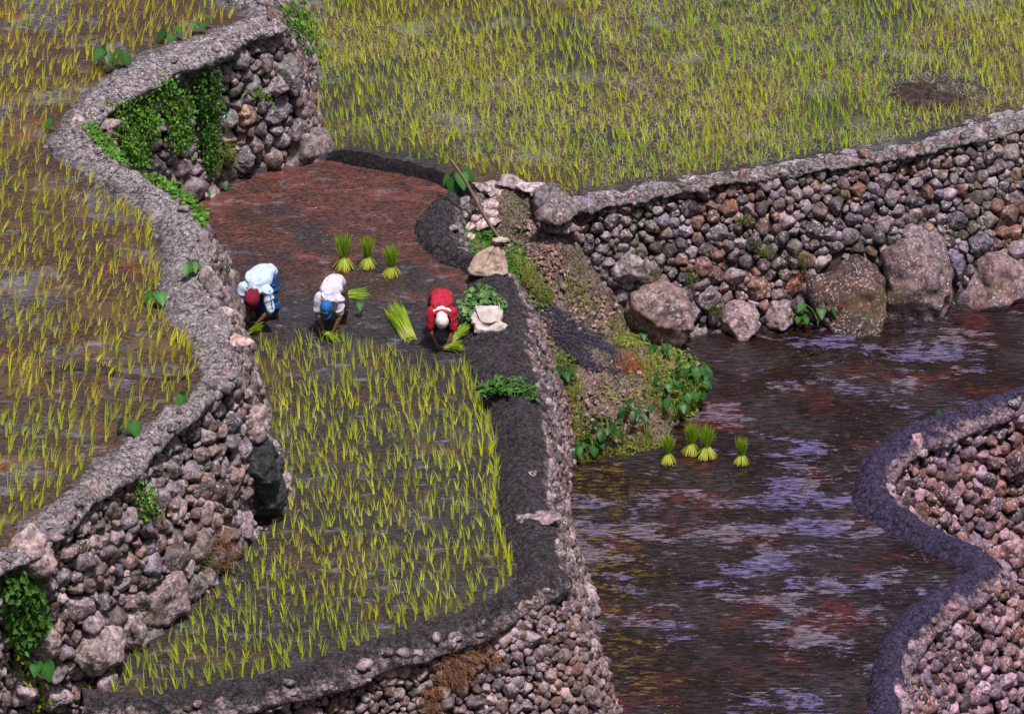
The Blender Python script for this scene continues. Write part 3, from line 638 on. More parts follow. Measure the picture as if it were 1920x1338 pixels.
def leaves(P, N, size, seed, cols=None, c0=(.05, .13, .02), c1=(.10, .24, .03), asp=.45, fold=.18):
    """pointed folded leaves hanging from P facing N"""
    r_ = np.random.default_rng(seed); n = len(P)
    Nn = nrm(N+r_.normal(0, .45, N.shape)+[0, 0, .25]); d = r_.normal(0, .6, (n, 3))+np.array([0, 0, -.7])
    d = nrm(d-Nn*(d*Nn).sum(1, keepdims=True)); s = np.cross(Nn, d)
    S = (size*r_.uniform(.6, 1.3, n))[:, None]
    b = P; t = P+d*S; mI = P+d*S*.4; l = mI+s*S*asp+Nn*S*fold; r = mI-s*S*asp+Nn*S*fold; tt = P+d*S*.72
    l2 = tt+s*S*asp*.55+Nn*S*fold*.5; r2 = tt-s*S*asp*.55+Nn*S*fold*.5
    V = np.stack([b, l, l2, t, r2, r, mI], 1)
    f = np.array([[0, 1, 6], [1, 2, 6], [2, 3, 6], [3, 4, 6], [4, 5, 6], [5, 0, 6]])
    F = (f[None]+(np.arange(n)*7)[:, None, None]).reshape(-1, 3)
    if cols is None:
        g_ = np.clip(r_.normal(.45, .3, (n, 1)), 0, 1); cols = np.array(c0)*(1-g_)+np.array(c1)*g_
    return V.reshape(-1, 3), F, np.repeat(cols, 7, 0)
def tubes(paths, rad, k=6):
    """list of (m,3) paths -> V,F ; rad number or (start,end)"""
    Vs, Fs, off = [], [], 0
    for P in paths:
        P = np.asarray(P, float); m_ = len(P); t = nrm(np.gradient(P, axis=0)); up = np.where(np.abs(t[:, 2:3]) > .9, [[1., 0, 0]], [[0, 0, 1.]])
        a = nrm(np.cross(t, up)); b = np.cross(t, a); th = np.arange(k)*2*np.pi/k
        r = np.linspace(rad[0], rad[1], m_) if isinstance(rad, tuple) else np.full(m_, rad)
        V = P[:, None]+(a[:, None]*np.cos(th)[None, :, None]+b[:, None]*np.sin(th)[None, :, None])*r[:, None, None]
        Vs.append(V.reshape(-1, 3)); Fs.append(gridF(m_, k, False, True)+off); off += m_*k
    return np.concatenate(Vs), np.concatenate(Fs)
m = M('stem', .6); m.col((.09, .07, .03)); MAT['stem'] = m.m
m = M('green_stem', .5); m.col((.12, .22, .05)); MAT['green_stem'] = m.m
def vine(wkey, poly, n, size, label, seed, name='vine', cat='vine', thick=.18, c0=(.05, .13, .015), c1=(.15, .36, .04), cap_pts=None):
    r_ = np.random.default_rng(seed); W = WALLS[wkey]; G = W['G'].reshape(-1, 3); Nn = W['N'].reshape(-1, 3)
    px, py = proj(G); k = np.where(inpoly(px, py, poly))[0]
    if len(k) == 0: print('EMPTY vine', label); return
    # drop hidden backside cells
    vd = nrm(CAM-G[k]); front = (vd*Nn[k]).sum(1) > -.05; k = k[front] if front.any() else k
    ks = r_.choice(k, n); bump = .5+.5*fbm(G[ks]*3, seed, 2)
    P = G[ks]+r_.normal(0, .05, (n, 3))+Nn[ks]*(thick*(.3+r_.uniform(0, 1, (n, 1)))*(.4+bump[:, None]))
    N = Nn[ks]
    base = P.mean(0); base[2] = P[:, 2].min()
    root = empty(name, base, label, cat)
    V, F, C = leaves(P, N, size, seed, c0=c0, c1=c1, asp=.34)
    wobj('foliage', V, F, MAT['leaf'], root, C)
    ps = []
    for j in range(max(4, n//90)):
        q = P[r_.integers(0, n)]; e = P[r_.integers(0, n)]
        if np.linalg.norm(q-e) > .8: e = q+(e-q)*.5
        t = np.linspace(0, 1, 6)[:, None]; ps.append(q*(1-t)+e*t+r_.normal(0, .015, (6, 3)))
    V, F = tubes(ps, .006, 4); wobj('stem', V, F, MAT['stem'], root)
    return root
vine('left', [(188, 200), (215, 172), (262, 168), (283, 195), (285, 240), (262, 275), (258, 310), (235, 312), (218, 280), (205, 245)], 2000, .062, 'broad bright green creeper, leftmost on the far stone wall', 61)
vine('left', [(262, 150), (290, 130), (318, 145), (345, 190), (348, 240), (335, 280), (312, 270), (300, 215), (285, 190)], 1200, .06, 'bright green creeper hanging between two others on the far stone wall', 62)
vine('left', [(345, 112), (378, 110), (400, 135), (408, 175), (402, 230), (392, 285), (395, 320), (378, 315), (368, 270), (362, 200), (352, 150)], 1200, .06, 'dark green narrow creeper hanging down the middle of the far stone wall', 63, c0=(.03, .09, .012), c1=(.09, .26, .03))
vine('left', [(505, 10), (540, 20), (575, 60), (590, 95), (575, 115), (545, 80), (515, 45)], 420, .09, 'light green bush growing on the far top corner of the stone wall', 64, 'bush', 'bush', .25, (.06, .16, .015), (.17, .36, .04))
vine('left', [(0, 1055), (30, 1060), (55, 1085), (68, 1130), (72, 1175), (45, 1205), (20, 1195), (0, 1180)], 650, .10, 'dark broad leaved creeper on the stone wall at the left edge', 65, c0=(.03, .09, .012), c1=(.08, .2, .03))
vine('left', [(15, 1215), (50, 1225), (85, 1270), (90, 1330), (60, 1325), (30, 1265)], 150, .07, 'thin yellow-green creeper among the stones in the bottom left corner', 66, c0=(.12, .18, .01), c1=(.28, .33, .03), thick=.08)
vine('left', [(240, 903), (262, 905), (285, 950), (272, 972), (252, 955)], 150, .07, 'small bright green fern on the stone wall below the pale left bund', 67, 'fern', 'fern', .1)
vine('left', [(460, 155), (498, 168), (498, 188), (478, 190)], 40, .08, 'tiny green weed sprouting between large stones of the far wall', 68, 'weed', 'weed', .1)
vine('mid', [(680, 1195), (740, 1195), (775, 1230), (755, 1255), (700, 1240)], 10, .02, None, 69) if False else None
def on_cap(lineA, lineB, z, i0, i1, frac, n, seed, spread=.12, dz=.14):
    A = smooth(pts(lineA, z), 200); B = smooth(pts(lineB, z), 200); r_ = np.random.default_rng(seed)
    k = r_.integers(int(i0*200), int(i1*200), n); f = np.clip(frac+r_.normal(0, spread, n), 0, 1.15)[:, None]
    P = A[k]*(1-f)+B[k]*f; P[:, 2] = z+dz; return P+r_.normal(0, .02, P.shape)*[1, 1, 2]
def heap(P, size, label, seed, name, cat, c0, c1, asp=.45, h=.1):
    r_ = np.random.default_rng(seed); P = P+np.c_[np.zeros((len(P), 2)), r_.uniform(0, h, len(P))]
    N = nrm(np.array([[0, -.3, 1.0]])+r_.normal(0, .3, P.shape))
    base = P.mean(0); base[2] = P[:, 2].min(); root = empty(name, base, label, cat)
    V, F, C = leaves(P, N, size, seed, c0=c0, c1=c1, asp=asp); wobj('foliage', V, F, MAT['leaf'], root, C)
    ps = [np.array([P[i], P[i]+r_.normal(0, .08, 3)*[1, 1, .3], P[i]+r_.normal(0, .12, 3)*[1, 1, .3]]) for i in r_.integers(0, len(P), 20)]
    V, F = tubes(ps, .006, 4); wobj('stem', V, F, MAT['green_stem'], root); return root
def region(poly, z, n, seed, zf=None):
    r_ = np.random.default_rng(seed); poly = np.array(poly, float); lo, hi = poly.min(0), poly.max(0); out = []
    while len(out) < n:
        q = r_.uniform(lo, hi, (n, 2)); q = q[inpoly(q[:, 0], q[:, 1], poly)]; out += list(q)
    out = np.array(out[:n]); return np.array([at(a, b, z) if zf is None else zf(a, b) for a, b in out])
heap(region([(155, 242), (175, 240), (200, 262), (232, 300), (235, 315), (205, 300), (175, 272)], Z_LEFT+.12, 260, 71), .075, 'small green weed patch on the bund below the leftmost creeper', 71, 'weed', 'weed', (.05, .13, .012), (.12, .28, .03))
heap(region([(265, 332), (300, 335), (345, 365), (380, 395), (390, 425), (375, 425), (340, 385), (300, 358)], Z_LEFT+.10, 420, 72), .075, 'long strip of green weeds along the bund edge above the reddish mud', 72, 'weed', 'weed', (.05, .13, .012), (.13, .3, .03))
heap(region([(862, 585), (872, 560), (905, 550), (935, 562), (950, 590), (930, 605), (885, 600), (865, 612)], Z_MID+.26, 330, 73), .10, 'heap of cut leafy stems on the bund behind the white bag', 73, 'leaf heap', 'leaf heap', (.03, .09, .015), (.16, .30, .10), h=.16)
heap(region([(900, 728), (930, 716), (975, 718), (1005, 738), (1010, 750), (970, 742), (930, 740), (905, 742)], Z_MID+.26, 300, 74), .10, 'heap of dark green cut leaves laid across the bund', 74, 'leaf heap', 'leaf heap', (.02, .07, .01), (.08, .22, .03), asp=.25, h=.1)

# ferns and dry roots hanging on walls
def fern(wkey, c, rx, ry, n, label, seed, col0, col1, name='fern', cat='fern', L=.18):
    r_ = np.random.default_rng(seed); W = WALLS[wkey]; G = W['G'].reshape(-1, 3); Nn = W['N'].reshape(-1, 3); px, py = W['px'].ravel(), W['py'].ravel()
    k = np.where(((px-c[0])/rx)**2+((py-c[1])/ry)**2 < 1)[0]
    if len(k) == 0: print('EMPTY fern', label); return
    cen = G[k[np.argmin(((px[k]-c[0])/rx)**2+((py[k]-c[1])/ry)**2)]]
    if name == 'moss': k = k[np.linalg.norm(G[k]-cen, axis=1) < .2]
    ks = r_.choice(k, n); B = G[ks]+Nn[ks]*(.08+.1*np.maximum(fbm(G[ks]*5, seed, 2), 0))[:, None]+r_.normal(0, .04, (n, 3)); D = nrm(Nn[ks]+r_.normal(0, .7, (n, 3)))
    Ln = L*r_.uniform(.5, 1.3, (n, 1)); W_ = nrm(np.cross(D, r_.normal(0, 1, (n, 3)))); g_ = r_.uniform(0, 1, (n, 1))
    V, F, C = ribbons(B, (D[:, 2:]*Ln)[:, 0]+.02, D*Ln*[1, 1, 0], .008*r_.uniform(.6, 1.3, n), W_, 1.0, 3, np.array(col0)*g_+np.array(col1)*(1-g_), .3, 1.2)
    o = wobj(name, V, F, MAT['straw'], None, C); tag(o, label, cat); return o
OR0, OR1 = (.34, .15, .06), (.15, .07, .03)
fern('mid', (895, 1225), 34, 15, 200, 'upper clump of rusty orange dried fern on the near stone wall', 81, OR0, OR1, 'dry_fern')
fern('mid', (845, 1255), 30, 24, 340, 'middle and largest clump of rusty orange dried fern on the near stone wall', 82, OR0, OR1, 'dry_fern')
fern('mid', (805, 1305), 18, 30, 200, 'lowest clump of rusty orange dried fern at the bottom edge', 83, OR0, OR1, 'dry_fern')
fern('left', (405, 1025), 22, 36, 240, 'rusty orange dried fern hanging on the left stone wall near the notch', 84, OR0, OR1, 'dry_fern')
fern('left', (385, 1050), 18, 26, 160, 'green and yellow moss tuft beside the rusty fern on the left wall', 85, (.2, .2, .03), (.09, .11, .02), 'moss', 'moss', .07)
fern('left', (255, 1160), 22, 26, 160, 'green and yellow moss tuft above the big foot boulders of the left wall', 86, (.24, .25, .03), (.09, .11, .02), 'moss', 'moss', .07)
fern('left', (420, 285), 16, 22, 200, 'yellowish fern low on the far wall above the reddish mud', 87, (.2, .25, .03), (.09, .14, .02))
fern('right', (1490, 525), 20, 16, 260, 'rusty orange moss ball on the right stone wall', 88, (.3, .12, .05), (.16, .07, .03), 'moss', 'moss', .06)
for i, (x, y, rx, ry, la) in enumerate([(1430, 470, 26, 16, 'green moss tuft high among the pale stones of the right wall'), (1500, 485, 28, 18, 'green moss tuft above the rusty moss ball'), (1340, 575, 22, 20, 'green moss tuft low on the right wall left of the pink boulder'), (1395, 410, 22, 12, 'dark green moss tuft just below the top of the right wall'), (1290, 520, 18, 22, 'dark moss tuft above the big brown boulder of the right wall')]):
    fern('right', (x, y), rx*.6, ry*.7, 220, la, 90+i, (.16, .19, .02), (.05, .06, .015), 'moss', 'moss', .07)

# taro plants
HEART = [(0, 0), (.16, -.16), (.36, -.12), (.46, .12), (.42, .42), (.26, .74), (0, 1.08), (-.26, .74), (-.42, .42), (-.46, .12), (-.36, -.12), (-.16, -.16)]
def taro(base, nl, h, size, label, seed, group=None, name='taro_plant', cat='taro plant', tone=1.0):
    r_ = np.random.default_rng(seed); root = empty(name, base, label, cat, group)
    a0 = r_.uniform(0, 6.28)
    for j in range(nl):
        a = a0+j*2.4+r_.uniform(-.4, .4); hh = h*r_.uniform(.65, 1.1); rr = h*r_.uniform(.15, .6) if nl > 1 else .04
        tip = np.array([math.cos(a)*rr, math.sin(a)*rr, hh]); t = np.linspace(0, 1, 6)[:, None]
        P = np.c_[tip[0]*t[:, 0]**1.6, tip[1]*t[:, 0]**1.6, tip[2]*np.sin(t[:, 0]*1.45)/math.sin(1.45)]
        V, F = tubes([P], (.009, .005), 5); obj('stem', mesh('stem', V, F, MAT['green_stem']), root)
        s = size*r_.uniform(.7, 1.15); out = np.array([math.cos(a), math.sin(a), 0]); out = nrm(out*.6+np.array([0, -.45, 0]))
        tilt = r_.uniform(.35, 1.05); d = out*math.cos(tilt)-np.array([0, 0, 1])*math.sin(tilt); sd_ = nrm(np.cross(d, [0, 0, 1.0])); n_ = np.cross(sd_, d)
        H_ = np.array(HEART); rings = [tip+np.zeros(3)+d*s*.25+n_*0]
        vs = [tip+d*s*.3]
        for x, y in H_: vs.append(tip+d*s*y+sd_*s*x*1.05+n_*s*(.16*abs(x)*2-.15*max(y, 0)**2))
        F = np.array([[0, 1+q, 1+(q+1) % len(H_)] for q in range(len(H_))])
        g_ = r_.uniform(.5, 1.15)*tone; C = np.tile(np.array([.04, .14, .025])*g_, (len(vs), 1)); C[0] *= 1.5
        obj('leaf', mesh('leaf', np.array(vs), F, MAT['leaf'], C), root)
    return root
def Tz(px, py, z): return at(px, py, z)
taro(Tz(214, 132, Z_LEFT), 5, .30, .24, 'largest dark green taro standing in the left paddy beside the far bund', 201)
taro(Tz(322, 78, Z_LEFT), 4, .22, .20, 'small taro at the top of the left paddy near the bund bend', 202)
taro(Tz(380, 55, Z_LEFT+.05), 3, .18, .16, 'faint small taro at the foot of the topmost bund', 203)
taro(Tz(104, 240, Z_LEFT+.05), 1, .14, .2, 'single taro leaf at the leftmost tip of the pale bund', 204)
taro(Tz(357, 512, Z_LEFT+.15), 4, .17, .18, 'dark taro growing on top of the pale bund left of the white shirted person', 205)
taro(Tz(296, 568, Z_LEFT+.02), 3, .16, .18, 'taro at the left paddy edge where the bund bulges', 206)
taro(Tz(352, 755, Z_LEFT+.05), 2, .14, .17, 'taro at the sharp bend of the left bund', 207)
taro(Tz(236, 812, Z_LEFT+.03), 2, .2, .19, 'taro at the water edge above the small fern of the left wall', 208)
taro(Tz(856, 358, Z_MID+.2), 6, .32, .22, 'bushy taro on the dark dyke beside the wooden spade handle', 209)
taro(Tz(677, 590, Z_MID), 1, .26, .13, 'single thin taro standing in open mud between two workers', 210)
taro(Tz(1772, 790, Z_POND), 4, .18, .19, 'lone taro in the pond beside the bottom right bund', 211)
taro(Tz(1533, 612, Z_POND), 5, .5, .19, 'tall taro at the foot of the right wall beside the brown boulder', 212)
taro(Tz(1500, 612, Z_POND+.05), 5, .25, .12, 'low leafy weed left of the tall taro under the right wall', 213, name='weed', cat='weed')
taro(Tz(378, 372, Z_MID+.05), 2, .16, .14, 'tiny taro under the creepers in the corner of the far wall', 214)
taro(Tz(418, 352, Z_MID+.02), 1, .1, .12, 'tiny single taro leaf at the edge of the reddish mud', 215)
k = WALLS['left']; kk = np.argmin((k['px']-65)**2+(k['py']-1245)**2); taro(k['G'].reshape(-1, 3)[kk]+k['N'].reshape(-1, 3)[kk]*.1, 3, .16, .24, 'broad green taro growing out of the stones in the bottom left corner', 216)
for i, (x, y, nl, h, la) in enumerate([
        (1192, 800, 8, .34, 'bushy taro at the middle of the slope foot'), (1140, 830, 6, .32, 'taro left of the bushiest one at the slope foot'), (1075, 860, 6, .3, 'leftmost taro at the slope foot beside the bund wall'),
        (1268, 790, 7, .42, 'tall taro at the pond edge just behind the seedling bundles'), (1300, 765, 7, .42, 'rightmost tall taro at the tip of the slope'), (1285, 720, 7, .38, 'taro on the pond side of the slope below the dark taro'),
        (1240, 670, 7, .26, 'dark green taro at the top corner of the slope beside the right wall'), (1055, 712, 4, .22, 'small taro on the slope just outside the bund'), (1250, 745, 5, .3, 'taro in the thicket on the slope behind the tall ones'), (1112, 850, 4, .22, 'short taro in the gap low on the slope'), (1310, 725, 5, .3, 'light taro at the slope edge against the water'), (1205, 590+40, 4, .14, 'little weed at the foot of the right wall by the large boulder')]):
    taro(on_slope(x, y), nl+3, h, .135, la, 230+i, tone=.7)
# ground cover on the slope, pebbles, ash
rs = np.random.default_rng(5)
gc = [((900, 455), 32, 32, 1500, 0), ((965, 500), 24, 40, 500, 0), ((1010, 560), 30, 22, 500, 1), ((1100, 815), 70, 40, 500, 1), ((1260, 690), 50, 40, 450, 2), ((1190, 640), 40, 10, 200, 2), ((1060, 700), 20, 40, 300, 1), ((1290, 740), 30, 50, 800, 2), ((1060, 800), 22, 60, 500, 3), ((1180, 740), 60, 40, 120, 2), ((1210, 850), 60, 14, 200, 2)]
Vs, Fs, Cs, off = [], [], [], 0
PALG = [((.03, .09, .01), (.10, .22, .02)), ((.04, .07, .012), (.12, .16, .03)), ((.10, .14, .015), (.26, .30, .04)), ((.2, .12, .02), (.14, .13, .02))]
for i, (c, rx, ry, n, k) in enumerate(gc):
    a = rs.uniform(0, 6.28, n); q = np.sqrt(rs.uniform(0, 1, n)); P = np.array([on_slope(c[0]+rx*q_*math.cos(a_), c[1]+ry*q_*math.sin(a_)) for a_, q_ in zip(a, q)])
    P[:, 2] += rs.uniform(.0, .08, n)
    V, F, C = leaves(P, np.tile([0, -.2, 1.0], (n, 1)), .055, 300+i, c0=PALG[k][0], c1=PALG[k][1]); Vs.append(V); Fs.append(F+off); Cs.append(C); off += len(V)
o = wobj('ground_cover', np.concatenate(Vs), np.concatenate(Fs), MAT['leaf'], None, np.concatenate(Cs)); tag(o, 'low green and yellowish weeds spread over the earth slope', 'ground cover', kind='stuff')
D3, F3 = ico(2)
cs = [((1150, 780), 90, 50, 420), ((1025, 440), 40, 70, 420), ((1000, 480), 50, 70, 350), ((1060, 560), 60, 60, 260), ((1110, 590), 50, 40, 260), ((1190, 700), 90, 40, 200), ((1120, 830), 80, 25, 160), ((1215, 845), 40, 12, 70), ((900, 415), 38, 22, 70), ((1020, 610), 25, 60, 200)]
Vs, Fs, Cs, off = [], [], [], 0
for c, rx, ry, n in cs:
    for j in range(int(n*.75)):
        a = rs.uniform(0, 6.28); q = math.sqrt(rs.uniform(0, 1)); p = on_slope(c[0]+rx*q*math.cos(a), c[1]+ry*q*math.sin(a))
        s = .01+.035*rs.uniform(0, 1)**2*(1.6 if c == (900, 415) else 1); V = D3*rs.uniform(.6, 1.2, 3)*s; V = V*(1+.35*vnoise(D3*2+j, 3))[:, None]
        Vs.append(V+p+[0, 0, s*.3]); Fs.append(F3+off); off += len(V); Cs.append(np.tile(np.array([.21, .15, .125])*rs.uniform(.5, 1.3), (len(V), 1)))
o = wobj('gravel', np.concatenate(Vs), np.concatenate(Fs), MAT['stone_near'], None, np.concatenate(Cs), smooth_=False); tag(o, 'pinkish grey rubble strewn over the earth slope', 'gravel', kind='stuff')
tg = np.concatenate([region(pl, 0, k_, 36+i_, on_slope) for i_, (pl, k_) in enumerate([([(1160, 655), (1215, 655), (1300, 700), (1310, 760), (1250, 800), (1200, 760), (1210, 700)], 170), ([(1035, 660), (1080, 700), (1100, 760), (1060, 860), (1040, 860)], 130), ([(960, 470), (1000, 500), (1040, 570), (1010, 570), (975, 530)], 90), ([(1060, 820), (1240, 800), (1250, 850), (1070, 880)], 150), ([(1060, 500), (1110, 560), (1150, 610), (1210, 650), (1160, 655), (1110, 615), (1060, 570)], 60)])])
idx = np.repeat(np.arange(len(tg)), 9); n = len(idx); a = rs.uniform(0, 6.28, n); g_ = rs.uniform(0, 1, (n, 1))
V, F, C = ribbons(tg[idx]-[0, 0, .02], rs.uniform(.08, .26, n), np.stack([np.cos(a), np.sin(a), a*0], 1)*rs.uniform(.03, .16, (n, 1)), rs.uniform(.006, .012, n), np.stack([-np.sin(a), np.cos(a), a*0], 1), 1.5, 3, np.array([.10, .16, .02])*g_+np.array([.38, .34, .08])*(1-g_), .15, .3)
o = wobj('grass', V, F, MAT['leaf'], None, C); tag(o, 'thin green and straw coloured grass tufts on the earth slope', 'grass', kind='stuff')
# burnt straw
pol = [(1000, 560), (1030, 568), (1085, 608), (1140, 645), (1180, 682), (1155, 702), (1110, 694), (1070, 668), (1045, 640), (1015, 600)]
P = region(pol, 0, 6500, 33, on_slope); n = len(P); a = rs.uniform(0, 6.28, n)
V, F, C = ribbons(P+[0, 0, .01], rs.uniform(.01, .05, n), np.stack([np.cos(a), np.sin(a), a*0], 1)*rs.uniform(.04, .12, (n, 1)), rs.uniform(.006, .014, n), np.stack([-np.sin(a), np.cos(a), a*0], 1), 1.2, 2, None, .5, .6)
o = wobj('burnt_straw', V, F, MAT['ash'], None); tag(o, 'black patch of burnt straw and ash down the earth slope', 'burnt straw', kind='stuff')
P = region([(1160, 660), (1185, 670), (1215, 695), (1180, 705), (1150, 700)], 0, 600, 34, on_slope); n = len(P); a = rs.uniform(0, 6.28, n)
V, F, C = ribbons(P, rs.uniform(.04, .14, n), np.stack([np.cos(a), np.sin(a), a*0], 1)*.08, np.full(n, .008), np.stack([-np.sin(a), np.cos(a), a*0], 1), 1.2, 3, np.tile([.3, .12, .05], (n, 1)), .3, .3)
o = wobj('dry_grass', V, F, MAT['straw'], None, C); tag(o, 'reddish dry grass at the lower end of the burnt patch', 'dry grass', kind='stuff')

# loose rocks
def rock(px, py, z, s, label, seed, col=(.24, .2, .2), sc=(1.2, 1, .8), mat='stone_left', zoff=.3, group=None):
    P = (at(px, py, z) if z is not None else on_slope(px, py))[None]+[0, 0, s*zoff]
    V, F = rocks(P*0, np.array([[0, 0, 1.0]]), np.array([[0, 1.0, .01]]), np.array([s]), [[]], seed, 4, .75, .1)
    V = V[0]*sc; o = obj('rock', mesh('rock', V, F, MAT[mat], np.tile(col, (len(V), 1)))); o.location = P[0]; tag(o, label, 'rock', group); return o
rock(1725, 190, Z_UP, .42, 'low dark humped rock rising from the water of the upper right paddy', 401, (.055, .045, .05), (1.25, 1.0, .5), 'soil', .0)
rock(1800, 192, Z_UP, .32, 'flat pale end of rock beside the dark hump in the upper right paddy', 402, (.07, .06, .065), (1.3, .9, .35), 'soil', .0)
rock(951, 342, Z_UP+.05, .09, 'small pale rock, leftmost of the row at the end of the upper paddy', 403, (.34, .31, .32))
rock(972, 346, Z_UP+.05, .15, 'round pale rock, second of the row at the end of the upper paddy', 404, (.33, .29, .29))
rock(1000, 354, Z_UP+.05, .15, 'flat pale rock, third of the row at the end of the upper paddy', 405, (.4, .36, .36), (1.3, 1, .5))
rock(1012, 362, Z_UP+.05, .12, 'grey rock tucked before the dark corner rock', 406, (.25, .22, .24))
rock(1034, 376, Z_UP-.02, .26, 'dark jagged rock at the left end of the right wall top', 407, (.10, .095, .10), (1, 1, 1.0))
rock(1046, 402, 2.35, .2, 'dark rock just under the jagged corner rock', 408, (.13, .11, .11))
rock(1060, 425, 2.1, .18, 'brown rock lower at the left end of the right wall', 409, (.16, .12, .12))
rock(448, 640, Z_LEFT-.1, .16, 'flat pinkish stone at the outer edge of the left bund', 410, (.42, .3, .27), (1.5, .8, .35))
rock(412, 585, Z_LEFT+.02, .15, 'pale stone set in the outer edge of the left bund near the workers', 411, (.34, .28, .26), (1, .9, .6))
rock(1003, 972, Z_MID+.2, .16, 'flat pale stone lying on the dark middle bund', 412, (.2, .17, .18), (1.3, .8, .3), 'stone_near', .1)
rock(990, 886, Z_MID+.2, .09, 'small pale stone on the dark middle bund above the flat one', 413, (.25, .2, .2), (1.3, .8, .4), 'stone_near', .1)
rock(197, 232, Z_LEFT-.05, .13, 'rounded brown stone beside the leftmost creeper', 414, (.2, .16, .15))
rock(1060, 868, None, .14, 'pinkish stone at the foot of the slope by the bund', 415, (.3, .22, .2), mat='stone_near')
for i, (x, y) in enumerate([(880, 405), (893, 398), (905, 412), (868, 425), (915, 400), (890, 420), (872, 443), (900, 392), (915, 385), (860, 412)]):
    rock(x, y, None, .10+.03*((i*7) % 3)/2, 'pale rounded stone piled outside the dark bund bend below the taro', 420+i, (.36, .31, .30), mat='stone_near', group='pale stones piled outside the bund bend')
rock(903, 352, 2.2, .15, 'grey stone beside the taro where the dark dyke meets the pale stones', 440, (.26, .23, .23))
rock(925, 350, 2.2, .14, 'pale stone between the taro and the row of corner rocks', 441, (.33, .29, .29))
rock(882, 356, 2.15, .13, 'dark muddy stone under the bushy taro', 442, (.10, .09, .09))
rock(935, 362, 2.15, .12, 'small tan stone at the top of the reddish chute', 443, (.3, .24, .2))
# dark mud ridge in the left paddy
rp = smooth(pts([(75, 703), (110, 696), (150, 688), (190, 692), (230, 705), (290, 712), (340, 710), (378, 706)], Z_LEFT), 160); wv = np.linspace(-1, 1, 14)
wd = .17*(np.interp(np.linspace(0, 1, 160), [0, .15, .35, .5, .7, 1], [.15, .5, 1.0, .5, .2, .12])); G = rp[:, None]+np.stack([0*wv, wv, 0*wv], 1)[None]*wd[:, None, None]
G[..., 2] += (.07*(1-wv**2)[None]*(.6+wd[:, None]*4)-.02)+fbm(G*6, 9, 4)*.05*(1-wv**2)[None]
o = wobj('mud_ridge', G, gridF(160, 14), MAT['soil']); o['kind'] = 'structure'
print('plants done')

# ------------------------------------------------------------------ seedling bundles
def bundle(label, loc, rz=0, sc=1.0, seed=1, kind='stand', group=None, tilt=(0, 0), name='seedling_bundle'):
    r_ = np.random.default_rng(seed); root = empty(name, loc, label, 'seedling bundle', group, rz, sc)
    root.rotation_euler[0] = tilt[0]; root.rotation_euler[1] = tilt[1]
    zt = .19 if kind == 'stand' else .06
    n = 260 if kind == 'stand' else 170; a = r_.uniform(0, 6.28, n); q = np.sqrt(r_.uniform(0, 1, n))
    B = np.stack([np.cos(a)*q*.045, np.sin(a)*q*.045, np.full(n, zt)], 1); L = np.stack([np.cos(a), np.sin(a), a*0], 1)*(q*r_.uniform(.03, .13, n))[:, None]
    wa = r_.uniform(0, 3.14, n); W = np.stack([np.cos(wa), np.sin(wa), a*0], 1); g_ = r_.uniform(0, 1, (n, 1))
    top = .36 if kind == 'stand' else .42
    c = np.array([.10, .24, .015])*(1-g_)+np.array([.50, .66, .05])*g_
    V, F, C = ribbons(B, top*r_.uniform(.55, 1.08, n), L, .012*r_.uniform(.7, 1.2, n), W, .9, 3, c, .15)
    obj('leaves', mesh('leaves', V, F, MAT['rice'], C), root)
    n = 130; a = r_.uniform(0, 6.28, n); q = np.sqrt(r_.uniform(.05, 1, n)); fl = .125 if kind == 'stand' else .05
    B = np.stack([np.cos(a)*q*.05, np.sin(a)*q*.05, np.full(n, zt+.01)], 1); L = np.stack([np.cos(a), np.sin(a), a*0], 1)*(q*fl)[:, None]
    W = np.stack([-np.sin(a), np.cos(a), a*0], 1); g_ = r_.uniform(0, 1, (n, 1)); c = np.array([.30, .38, .04])*(1-g_)+np.array([.58, .64, .13])*g_
    V, F, C = ribbons(B, -(zt+.0)*r_.uniform(.85, 1.0, n) if kind == 'stand' else -.12*r_.uniform(.7, 1.1, n), L, .017*r_.uniform(.7, 1.2, n), W, 1.15, 3, c, .6)
    tipz = V[:, 2]; C = np.where((tipz < .035)[:, None], C*[.9, .5, .4], C)
    obj('stalks', mesh('stalks', V, F, MAT['rice'], C), root)
    t = np.linspace(0, 2*np.pi, 13); P = np.stack([np.cos(t)*.052, np.sin(t)*.052, 0*t+zt], 1); V, F = tubes([P], .008, 5); obj('tie', mesh('tie', V, F, MAT['stem']), root)
    return root
bundle('tied rice seedling bundle standing in mud, leftmost and tallest of three behind the blue cap', at(645, 503, Z_MID), .3, 1.05, 501)
bundle('tied rice seedling bundle standing in the mud, middle of the three behind the blue cap', at(689, 500, Z_MID), 1.3, .92, 502)
bundle('tied rice seedling bundle standing in the mud, rightmost of the three behind the blue cap', at(734, 517, Z_MID), 2.2, .95, 503)
bundle('loose leafy seedling bundle standing in the pond, leftmost of four beside the slope', at(1252, 866, Z_POND), .5, .85, 504)
bundle('seedling bundle in the pond half hidden behind its twin near the slope', at(1296, 849, Z_POND), 1.1, .95, 505)
bundle('bushy seedling bundle in the pond standing in front of its twin', at(1324, 856, Z_POND), 1.9, .98, 506)
bundle('smallest seedling bundle alone in open pond water, rightmost of four', at(1390, 868, Z_POND), 2.7, .80, 507)
